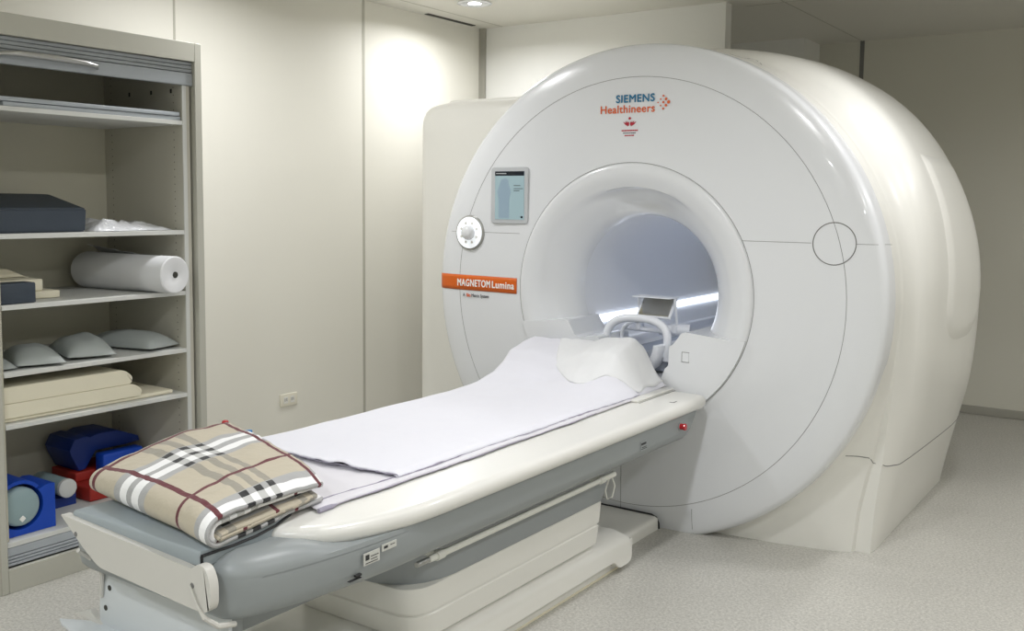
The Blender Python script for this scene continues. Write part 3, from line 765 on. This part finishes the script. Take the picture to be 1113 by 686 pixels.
# ------------------------------------------------------------------ bed linen
def bed_h(x, y):
    """upper sheet surface height"""
    base = .684
    # raised head support
    fr = interp(y, [3.24, 3.43, 3.56, 3.64, 3.69, 3.78, 3.88, 3.935, 3.955], [0, .012, .04, .085, .128, .15, .165, .15, .10])
    fx = 1-sm(x, -2.02, -1.895)
    fx2 = sm(x, -2.59, -2.555)
    cen = interp(y, [3.35, 3.55, 3.70, 3.85, 3.93], [0, .0, .02, .03, .02])*math.exp(-((x+2.05)/.16)**2)
    dip = interp(y, [3.3, 3.5, 3.6, 3.72, 3.9], [0, -.008, -.035, -.02, 0])*math.exp(-((x+2.30)/.10)**2)
    h = base + fr*fx*(.35+.65*fx2)*1.0 + (cen+dip)*fx
    # creases
    h += .004*nz(x*2.2, y*1.3, 3)+.0022*nz(x*7, y*4, 9)+.0016*nz(x*20, y*9, 1)
    h += .010*fr/.16*nz(x*9, y*9, 5)
    # near edge rolls
    return h
def sheet_mesh(x0f, x1f, y0, y1, hf, nx=70, ny=150, y0f=None):
    bm = B(); g = []
    for j in range(ny+1):
        v = j/ny; row = []
        for i in range(nx+1):
            u = i/nx
            ya = y0f(u) if y0f else y0
            y = ya+(y1-ya)*v
            xa, xb = x0f(y), x1f(y); x = xa+(xb-xa)*u
            row.append((x, y, hf(x, y, u, v)))
        g.append(row)
    loft(bm, g, False, False); return bm
def upx1(y): return -1.895+.012*nz(y*3, 1)+.008*nz(y*9, 4) + .03*sm(y, 2.5, 2.0)*0
def uh(x, y, u, v):
    h = bed_h(x, y)
    e = max(sm(u, .955, 1.0)); return h
def uh(x, y, u, v):
    h = bed_h(x, y)
    h -= .012*sm(u, .965, 1.0)
    h += .010*(1-sm(v, 0, .02))*max(0, nz(x*14, 2, 7)+.15)
    if u < .06: h -= .11*(1-u/.06)**2*(1 if y < 3.3 else 1+1.1*sm(y, 3.4, 3.7))
    return max(h, .6715) if x > -2.52 else h
bm = sheet_mesh(lambda y: -2.600-.008*nz(y*4, 8), upx1, 2.14, 3.955, uh, y0f=lambda u: 2.15-.03*math.sin(u*PI)+.012*nz(u*9, 2, 2))
us = tag(obj('bed_sheet', bm, 'sheet', smooth=180, solid=.004), 'large bluish white sheet drawn up over the head end of the table', 'sheet')
# hem of the upper sheet: near edge and right edge
bm = B(); pts = []
for k in range(60):
    u = k/59*.96+.04; y = 2.15-.03*math.sin(u*PI)+.012*nz(u*9, 2, 2)-.004; x = -2.60+(upx1(y)+2.60)*u
    pts.append((x, y, .683+.004*nz(u*30, 1)))
for k in range(70):
    y = 2.15+k/69*1.55; pts.append((upx1(y)+.003, y, .676+.003*nz(y*25, 5)))
tube(bm, pts, [.0006+.0036*abs(nz(i*.35, 3)) + (.003*abs(nz(i*.8, 1))*2 if 45 < i < 75 else 0) for i in range(len(pts))], 7); obj('hem', bm, 'hem', us)
# under sheet
def lx1(y): return -1.868+.010*nz(y*5, 6)-.012*sm(y, 2.6, 3.6)
def lh(x, y, u, v):
    h = .6685+.003*nz(x*6, y*4, 2)+.004*max(0, nz(x*22, y*5, 12))
    h += .006*sm(u, .80, .97)*(nz(u*40, y*2, 3)*.5+.5)
    h -= .004*sm(u, .985, 1)
    if u < .07: h -= .07*(1-u/.07)**2
    return max(h, .665) if x > -2.52 else h
bm = sheet_mesh(lambda y: -2.585, lx1, 1.80, 3.90, lh, 60, 90, y0f=lambda u: 1.80+.02*nz(u*6, 4))
ls = tag(obj('bed_sheet', bm, 'usheet', smooth=180, solid=.003), 'thin white sheet underneath, peeking out beside the plaid blanket', 'sheet')
bm = B(); pts = []
for k in range(60):
    y = 1.80+k/59*1.5; pts.append((lx1(y)+.002, y, .668+.002*nz(y*25, 9)))
tube(bm, pts, [.0008+.003*abs(nz(i*.4, 8))+(.006 if i < 3 else 0) for i in range(len(pts))], 7); obj('hem', bm, 'hem', ls)
bm = B(); pts = []
for k in range(40):
    y = 1.84+k/39*.9; pts.append((lx1(y)-.045-.02*nz(y*4, 2), y, .674+.002*nz(y*25, 2)))
tube(bm, pts, [.0015+.0015*abs(nz(i*.4, 2)) for i in range(len(pts))], 6); obj('fold_line', bm, 'hem', ls)
# paper cover over the head support
def ph(x, y, u, v):
    return bed_h(x, y)+.007+.006*nz(x*11, y*11, 4)+.004*nz(x*25, y*20, 2)-.006*(1-min(1, min(u, 1-u, v)*18))
bm = sheet_mesh(lambda y: -2.44+(3.95-y)*.5, lambda y: -1.905+.012*nz(y*12, 3)-.10*sm(y, 3.72, 3.58), 3.52, 3.962, ph, 44, 40, y0f=lambda u: 3.66-.10*math.sin(u*PI)-.04*u)
tag(obj('paper_cover', bm, 'paper', smooth=180, solid=.003), 'crumpled white paper cover on the raised head end of the table', 'paper cover')

# ------------------------------------------------------------------ plaid blanket
def bl_xy(s, t):
    # bilinear in four patches from measured crossings
    def row(t0):
        A = Vector((-2.425, 1.545)).lerp(Vector((-2.475, 1.985)), t0)
        D = Vector((-1.980, 1.487)).lerp(Vector((-2.085, 1.890)), t0)
        E_ = Vector((-1.835, 1.455)).lerp(Vector((-1.905, 1.835)), t0)
        return A, D, E_
    A, D, E_ = row(t)
    if s <= 1: return A+(D-A)*s
    return D+(E_-D)*((s-1)/.45)
def bl_top(s, t):
    z0 = cr([-.14, -.04, .5, 1, 1.45], [.715, .742, .764, .762, .762], s)
    z5 = cr([-.14, -.04, .5, 1, 1.45], [.745, .779, .780, .774, .758], s)
    z1 = cr([-.14, -.04, .5, 1, 1.45], [.750, .780, .775, .762, .738], s)
    t = max(0, min(1, t)); 
    z = z0*(1-t)*(1-2*t)+z5*4*t*(1-t)+z1*t*(2*t-1)
    return z + .007*nz(s*3, t*4, 1)+.004*nz(s*8, t*6, 7)+.002*nz(s*18, t*10, 2)
def fold(k, s0, s1, tb, lead):
    """nested U fold: k 0 outer. returns grid rows along s of points running back-top -> front -> back-bottom"""
    gap = .030*k
    bm_rows = []; uvs = []
    zb = .680
    ns = 46
    for i in range(ns+1):
        u = i/ns; s = s0+(s1-s0)*u
        row = []; uv = []
        edge = sm(s, 1.30, 1.47)
        le = 1-sm(s, -.14, -.06)
        n1 = 30
        def top(t):
            z = bl_top(s, t); H_ = z-zb
            zz = zb+.006+(H_-.006)*(1-.36*k)
            zz -= le*.05*(1 if k == 0 else .3)
            zz -= edge*.014*(1 if k == 0 else .2)
            return zz
        for j in range(n1+1):
            t = tb+(0-tb)*j/n1
            p = bl_xy(s, t); row.append((p.x, p.y, top(t))); uv.append((s+k*.13, t+k*.23))
        zt = top(0); p0 = bl_xy(s, 0); zbot = zb+.003+.012*k*.6; r = (zt-zbot)/2; dr = (bl_xy(s, 0)-bl_xy(s, 1)).normalized()
        for j in range(1, 14):
            a = PI*j/13; off = math.sin(a)*(r*1.0+.012)*(1-.25*k)
            row.append((p0.x+dr.x*off, p0.y+dr.y*off, zbot+r+math.cos(a)*r)); uv.append((s+k*.13, -.24*j/13+k*.23))
        n2 = 20
        for j in range(1, n2+1):
            t = tb*j/n2; p = bl_xy(s, t); row.append((p.x, p.y, zbot+.002*nz(s*5, t*5, k))); uv.append((s+k*.13, -.24-t+k*.23))
        bm_rows.append(row); uvs.append(uv)
    return bm_rows, uvs
bm = B(); uvl = bm.loops.layers.uv.new('cloth')
for k, (s0, s1, tb) in enumerate([(-.13, 1.46, 1.04), (-.06, 1.43, 1.0), (-.02, 1.47, .98)]):
    rows, uvs = fold(k, s0, s1, tb, 0)
    V = [[bm.verts.new((p[0]+(.012*nz(p[1]*9, k*3) if i > 40 else 0), p[1], p[2])) for p in r] for i, r in enumerate(rows)]
    for i in range(len(V)-1):
        for j in range(len(V[0])-1):
            f = bm.faces.new((V[i][j], V[i+1][j], V[i+1][j+1], V[i][j+1]))
            for lp_, (a, b) in zip(f.loops, ((i, j), (i+1, j), (i+1, j+1), (i, j+1))): lp_[uvl].uv = uvs[a][b]
tag(obj('plaid_blanket', bm, 'plaid', smooth=180, solid=.009), 'folded beige plaid blanket with maroon lines at the near end of the table', 'blanket')

# small things poking up behind the blanket
t = thing('red_black_object', (-2.56, 2.06, .66), 'tiny red and black round object behind the folded plaid blanket', 'object')  # identity unknown; modelled as a red cap on a black stem
bm = B(); tube(bm, [(-2.585, 2.072, .60), (-2.582, 2.072, .70), (-2.58, 2.072, .742)], .005, 8); obj('stem', bm, 'black', t)
bm = B(); lathe(bm, [(.001, -.013), (.010, -.010), (.0125, 0), (.010, .010), (.001, .013)], (-2.58, 2.072, .754), 2, 20); obj('cap', bm, 'red', t)
bm = B(); prism(bm, [(2.06, .66), (2.15, .66), (2.15, .724), (2.12, .729), (2.07, .742)], 0, -2.548, -2.538, .002)
tag(obj('blue_clip', bm, 'blueclip'), 'small blue clip standing just behind the folded plaid blanket', 'clip')

# ------------------------------------------------------------------ cabinet
CX = -3.573; CB = -4.185; Y0, Y1 = 1.83, 2.772
K = thing('storage_cabinet', (CX-.3, (Y0+Y1)/2, 0), 'tall grey tambour cabinet standing open against the cream wall', 'cabinet')
def cb(name, args, m, bev=.0015, par=K): 
    o = obj(name, rbox(B(), *args, bev, 1) if bev else rbox(B(), *args), m, par); return o
cb('side_panel', (CB, CX, Y1-.035, Y1, 0, 2.158), 'cab', .003)
cb('side_panel', (CB, CX, Y0, Y0+.03, 0, 2.158), 'cab', .003)
cb('back_panel', (CB, CB+.015, Y0+.03, Y1-.035, .0, 2.158), 'cabin', 0)
cb('top_panel', (CB, CX-.021, Y0+.03, Y1-.035, 2.12, 2.158), 'cab')
cb('fascia', (CX-.02, CX-.001, Y0+.03, Y1-.035, 2.078, 2.157), 'cab')
cb('inner_side', (CB+.015, CX-.028, Y1-.085, Y1-.045, .19, 2.07), 'cabside', .001)
cb('inner_side_edge', (CX-.028, CX-.022, Y1-.085, Y1-.066, .19, 2.0), 'shelf', .001)
cb('inner_side', (CB+.015, CX-.028, Y0+.032, Y0+.05, .19, 2.07), 'cabin', .001)
cb('plinth', (CX-.02, CX-.001, Y0+.03, Y1-.035, 0, .092), 'cab')
# peg holes
for x in (CX-.10, CX-.24, CX-.40): obj('slide_slot', rbox(B(), x-.006, x+.006, Y1-.0862, Y1-.084, 1.945, 1.963), 'hole', K)
SH = [1.824, 1.353, 1.088, .835, .637]
for z in SH: cb('shelf', (CB+.015, CX-.024, Y0+.05, Y1-.085, z-.018, z), 'shelf', .001)
cb('bottom_shelf', (CB+.015, CX-.024, Y0+.032, Y1-.04, .168, .186), 'shelf', .001)
# rolled tambour fronts top and bottom
bm = B()
for k in range(3): rbox(bm, CX-.036, CX-.022, Y0+.03, Y1-.035, 2.076-.0155*(k+1)+.002, 2.076-.0155*k, .001, 1)
tb_ = obj('tambour', bm, 'tam', K)
cb('tambour_rail', (CX-.036, CX-.016, Y0+.03, Y1-.035, 1.975, 2.0290), 'tam', .003)
cb('tambour_gap', (CX-.05, CX-.037, Y0+.03, Y1-.035, 1.98, 2.078), 'hole', 0)
bm = B(); tube(bm, [(CX-.012, 1.88, 2.002), (CX+.008, 1.90, 2.010), (CX+.014, 1.96, 2.014), (CX+.016, 2.10, 2.014), (CX+.014, 2.22, 2.010), (CX+.006, 2.27, 2.005), (CX-.014, 2.285, 1.999)], [.006, .009, .011, .012, .011, .009, .006], 10)
obj('handle', bm, 'steel', K)
bm = B()
for a, b in ((.134, .166), (.121, .131), (.109, .118), (.095, .106)): rbox(bm, CX-.04, CX-.026, Y0+.03, Y1-.035, a, b, .001, 1)
obj('tambour', bm, 'tray', K)
cb('tambour_gap', (CX-.055, CX-.041, Y0+.03, Y1-.035, .092, .168), 'hole', 0)

# contents -----------------------------------------------------------
zz = SH[0]
for k, (y0, y1, lab) in enumerate([(1.915, 2.684, 'lower of two flat blue-grey boards on the top cabinet shelf'), (1.90, 2.678, 'upper of two flat blue-grey boards on the top cabinet shelf')]):
    tag(obj('flat_board', rbox(B(), CX-.42, CX-.032+.003*k, y0, y1, zz+.0005+.0185*k, zz+.017+.0185*k, .003, 2), 'tray'), lab, 'board', 'boards on the top shelf')
# navy wedge
bm = B(); z0 = SH[1]+.001
P = [(1.83+.06, z0), (2.262, z0), (2.272, z0+.095), (1.83+.06, z0+.095)]
prism(bm, P, 0, CX-.10, CX-.075, 0)
rings = []
for x, a in [(CX-.075, .092), (CX-.33, .148), (CX-.48, .150)]:
    rings.append([(x, 1.89, z0), (x, 2.255, z0), (x, 2.262-(.075+x-CX)*-.02, z0+a), (x, 1.89, z0+a)])
bm.free(); bm = B(); loft(bm, rings); bmesh.ops.bevel(bm, geom=bm.edges[:], offset=.006, segments=2, affect='EDGES')
tag(obj('foam_wedge', bm, 'navy', smooth=30), 'large dark navy wedge cushion on the second cabinet shelf', 'cushion')
# crumpled film
bm = B(); g = []
for i in range(31):
    row = []
    for j in range(31):
        u, v = i/30, j/30; e = min(u, 1-u, v, 1-v)*2
        r = math.sin(min(1, e*2)*PI/2)
        row.append((CX-.36+.31*u+.02*nz(v*5, 2), 2.285+.36*v+.02*nz(u*5, 1), z0+.001+r*(.036+.026*abs(nz(u*7, v*7, 1))+.020*abs(nz(u*17, v*17, 5)))*(1-.55*v)))
    g.append(row)
loft(bm, g, False, False)
tag(obj('plastic_bag', bm, 'poly', smooth=60), 'crumpled clear plastic bag beside the navy wedge cushion', 'bag')
# paper roll
z0 = SH[2]+.001; rr = .079; t = thing('paper_roll', (CX-.04, 2.577, z0), 'big white paper roll lying on the third cabinet shelf', 'paper roll')
def along(cx, cy, cz, d, L, prof, n=40):
    bm = B(); rings = []; d = Vector(d).normalized(); s = d.cross(Vector((0, 0, 1))).normalized(); u = s.cross(d)
    for h, r in prof: rings.append([Vector((cx, cy, cz))+d*h*L+s*math.cos(2*PI*k/n)*r+u*math.sin(2*PI*k/n)*r for k in range(n)])
    return loft(bm, rings)
dv = Vector((-.50, -.06, 0)).normalized()
bm = along(CX+.05, 2.580, z0+rr, dv, .56, [(0, .013), (-.002, .015), (-.002, rr-.004), (.006, rr), (.35, rr*1.0), (.7, rr*1.02), (.97, rr*1.03), (1, rr*.95), (1, .012)])
obj('roll', bm, 'paper', t)
bm = along(CX+.05, 2.580, z0+rr, dv, .56, [(-.001, .001), (-.0045, .001), (-.0045, .0135), (.01, .0135), (.01, .001)], 16); obj('core_hole', bm, 'hole', t)
bm = B(); g = []
for i in range(21):
    row = []
    for j in range(13):
        u, v = i/20, j/12; a = math.radians(100+95*v); q = Vector((CX+.05, 2.58, z0+rr))+dv*(.26+.31*u); s = Vector((-dv.y, dv.x, 0))
        R_ = rr+.004+.016*v+.030*u+.005*nz(u*5, v*5); w = -math.cos(a)*-1
        pt = q + s*math.cos(a)*R_*1.0 + Vector((0, 0, math.sin(a)*R_))
        if v > .7: pt += s*(-.05*(v-.7)*2)*u
        pt.z = max(pt.z, z0+.002); row.append(pt)
    g.append(row)
loft(bm, g, False, False); obj('loose_end', bm, 'paper', t, smooth=180, solid=.001)
# boxes and block at left of third shelf
tag(obj('foam_block', rbox(B(), CX-.13, CX-.045, 1.885, 2.025, z0, z0+.078, .006), 'navy', smooth=30), 'small dark navy block at the left of the third cabinet shelf', 'cushion')
tag(obj('cream_pad', rbox(B(), CX-.34, CX-.16, 1.90, 2.19, z0, z0+.03, .006), 'foam'), 'lower thin cream pad behind the small navy block', 'pad', 'cream pads on the third shelf')
tag(obj('cream_pad', rbox(B(), CX-.32, CX-.17, 1.89, 2.125, z0+.031, z0+.078, .006), 'foam'), 'middle thick cream pad of the pile behind the navy block', 'pad', 'cream pads on the third shelf')
bm = B(); prism(bm, [(1.95, z0+.079), (2.13, z0+.079), (2.05, z0+.115), (1.97, z0+.112)], 0, CX-.42, CX-.30, .005); 
tag(obj('cream_pad', bm, 'foam'), 'small wedge-shaped cream pad topping the pile behind the navy block', 'pad', 'cream pads on the third shelf')
bm = B(); rbox(bm, CX-.42, CX-.30, 1.92, 2.14, z0, z0+.078, .004); tag(obj('cream_pad', bm, 'foam'), 'rear cream pad at the very back of the third shelf pile', 'pad', 'cream pads on the third shelf')
# sandbags
def pillow(cx, cy, L, W, Hh, ang, z0, seed, m='bag'):
    bm = B(); top = []; n = 22; R_ = Matrix.Rotation(ang, 2)
    gt, gb = [], []
    for i in range(n+1):
        ra, rb = [], []
        for j in range(n+1):
            u, v = i/n*2-1, j/n*2-1
            f = max(0, (1-abs(u)**2.6))*max(0, (1-abs(v)**2.6)); f = f**.55
            pin = 1-.10*(abs(u)**3*(1-v*v)+0); pin2 = 1-.10*(abs(v)**3*(1-u*u))
            p = R_ @ Vector((u*L/2*pin2, v*W/2*pin)); hh = Hh*f*(1+.18*nz(u*1.5+seed, v*1.5, seed))
            ra.append((cx+p.x, cy+p.y, z0+Hh*.18+hh*.80)); rb.append((cx+p.x, cy+p.y, z0+.001+Hh*.16*(1-f)))
        gt.append(ra); gb.append(rb)
    loft(bm, gt, False, False); loft(bm, gb, False, False)
    bmesh.ops.remove_doubles(bm, verts=bm.verts, dist=.0001)
    # close the seam between top and bottom
    bmesh.ops.bridge_loops(bm, edges=[e for e in bm.edges if e.is_boundary])
    return bm
z0 = SH[3]+.001
for k, (cx, cy, L, W, hh, a, lab) in enumerate([
    (CX-.24, 2.56, .38, .18, .078, .22, 'grey sandbag furthest right on the fourth cabinet shelf'),
    (CX-.22, 2.31, .34, .19, .085, -.30, 'plump grey sandbag second from right on the fourth shelf'),
    (CX-.20, 2.085, .33, .18, .068, -.30, 'grey sandbag third from right on the fourth shelf'),
    (CX-.19, 1.92, .26, .09, .04, -.1, 'grey sandbag cut by the left cabinet side, fourth shelf')]):
    tag(obj('sandbag', pillow(cx, cy, L, W, hh, a, z0, k+1), 'bag', smooth=70), lab, 'sandbag', 'sandbags on the fourth shelf')
# cream foam mats
def mat_slab(y1, z0, th, x0, x1, y0=1.885, round_=.02):
    bm = B(); P = rounded([(y0, z0), (y1-.0, z0), (y1+.01, z0+th*.45), (y1-.03, z0+th), (y0, z0+th)], [0, th*.2, th*.3, .02, 0], 4)
    prism(bm, P, 0, x0, x1, .004); return bm
z0 = SH[4]+.001
tag(obj('foam_mat', rbox(B(), CX-.45, CX-.06, 1.885, 2.64, z0, z0+.018, .007), 'foam'), 'bottom cream foam mat, longest and thinnest on the fifth shelf', 'mat', 'cream foam mats on the fifth shelf')
tag(obj('foam_mat', mat_slab(2.47, z0+.0185, .054, CX-.43, CX-.05), 'foam'), 'middle cream foam mat of the pile on the fifth shelf', 'mat', 'cream foam mats on the fifth shelf')
tag(obj('foam_mat', mat_slab(2.43, z0+.074, .062, CX-.42, CX-.055), 'foam'), 'top cream foam mat of the pile on the fifth shelf', 'mat', 'cream foam mats on the fifth shelf')
# blue cradle with cylinder
z0 = .187
t = thing('blue_cradle', (CX-.15, 1.99, z0), 'bright blue cradle block at the left of the cabinet floor', 'cradle')
bm = B(); cyy, czz, R_ = 1.955, z0+.110, .088
P = [(1.868, z0)] + [(2.092, z0), (2.092, z0+.175), (2.062, z0+.178)] + [(cyy+math.cos(a)*R_, czz+math.sin(a)*R_) for a in [math.radians(38-k*12) for k in range(20)]] + [(1.868, z0+.11)]
prism(bm, P, 0, CX-.26, CX-.075); obj('block', bm, 'blue', t, smooth=30)
bm = B(); Pa = [(cyy+math.cos(math.radians(a))*.088, czz+math.sin(math.radians(a))*.088) for a in range(40, 181, 10)] + [(cyy+math.cos(math.radians(a))*.102, czz+math.sin(math.radians(a))*.102) for a in range(180, 39, -10)]
prism(bm, Pa, 0, CX-.26, CX-.085); obj('collar', bm, 'blue', t, smooth=30)
def bottle(cx, cy, cz, r, L, m, lab):
    t = thing('phantom_bottle', (cx, cy, cz-r), lab, 'bottle')
    bm = B(); lathe(bm, [(.001, 0), (r*.86, 0), (r*.96, -.006), (r, -.018), (r, -L+.02), (r*.9, -L), (.001, -L)], (cx, cy, cz), 0, 40); obj('body', bm, m, t)
    return t
b1 = bottle(CX-.070, cyy, czz, .076, .18, 'teals', 'grey-green round bottle resting in the bright blue cradle')
bm = B(); rbox(bm, CX-.070, CX-.066, cyy-.010, cyy+.010, czz-.055, czz-.035, .002, 1, Matrix.Rotation(.7, 3, 'X')); obj('cap', bm, 'letw', b1)
b2 = bottle(CX-.24, 2.245, z0+.085, .038, .22, 'teals', 'sea-green bottle lying behind the bright blue cradle')
bm = B(); lathe(bm, [(.020, .001), (.034, .001), (.0395, -.003), (.0395, -.02), (.020, -.02)], (CX-.238, 2.245, z0+.085), 0, 32); obj('rim', bm, 'shelf', b2)
bm = B(); prism(bm, [(2.15, z0), (2.30, z0), (2.30, z0+.05), (2.27, z0+.05), (2.262, z0+.045), (2.25, z0+.040), (2.235, z0+.038), (2.22, z0+.040), (2.208, z0+.045), (2.20, z0+.05), (2.15, z0+.05)], 0, CX-.44, CX-.275, .0)
tag(obj('blue_cradle', bm, 'bluedk', smooth=30), 'darker blue low cradle under the sea-green bottle', 'cradle')
t = thing('red_block', (CX-.4, 2.45, z0), 'flat red foam block on the cabinet floor under blue cushions', 'block')
obj('body', rbox(B(), -4.12, -3.81, 2.34, 2.66, z0, z0+.062, .008), 'redf', t)
obj('ledge', rbox(B(), -4.12, -3.93, 2.35, 2.62, z0+.0625, z0+.105, .006), 'redf', t)
tag(obj('blue_cushion', rbox(B(), -3.925, -3.86, 2.44, 2.64, z0+.063, z0+.18, .010), 'blue'), 'small square blue cushion standing on the red foam block', 'cushion')
bm = B()
P = [(2.325, .395), (2.350, .440), (2.40, .446), (2.425, .438), (2.46, .448), (2.56, .445), (2.665, .40), (2.672, .375), (2.60, .371), (2.45, .372), (2.40, .300), (2.37, .296), (2.335, .365)]
prism(bm, P, 0, -4.13, -3.93, .008); bc = obj('blue_cushion', bm, 'bluedk', smooth=30)
tag(bc, 'large dark blue strapped cushion leaning at the back over the small one', 'cushion')
# ------------------------------------------------------------------ camera
f, yw, p, r = 1062.9, .60585, .08778, .010635
cy, sy, cp, sp, c_, s_ = math.cos(yw), math.sin(yw), math.cos(p), math.sin(p), math.cos(r), math.sin(r)
Ry = Matrix(((cy, 0, sy), (0, 1, 0), (-sy, 0, cy))); Rx = Matrix(((1, 0, 0), (0, cp, -sp), (0, sp, cp))); Rz = Matrix(((c_, -s_, 0), (s_, c_, 0), (0, 0, 1)))
Mx = Rz @ Rx @ Ry
cv = lambda v: Vector((v[0], v[2], -v[1]))
X_, D_, F_ = cv(Mx[0]), cv(Mx[1]), cv(Mx[2])
cam = bpy.data.cameras.new('camera'); co = bpy.data.objects.new('camera', cam); C.objects.link(co)
co.matrix_world = Matrix.Translation((0, 0, 1.5)) @ Matrix((X_, -D_, -F_)).transposed().to_4x4()
cam.sensor_width = 36; cam.lens = f/1113*36; cam.shift_y = -32.3/1113; cam.clip_start = .05
sc = bpy.context.scene; sc.camera = co
w = bpy.data.worlds.new('world'); sc.world = w; w.use_nodes = True
w.node_tree.nodes['Background'].inputs[0].default_value = (.9, .93, 1, 1); w.node_tree.nodes['Background'].inputs[1].default_value = .1
sc.view_settings.view_transform = 'Standard'; sc.view_settings.look = 'None'; sc.view_settings.gamma = 1
sc.view_settings.use_curve_mapping = False; sc.view_settings.exposure = .08
sc.cycles.max_bounces = 8; sc.cycles.diffuse_bounces = 5; sc.cycles.use_denoising = True
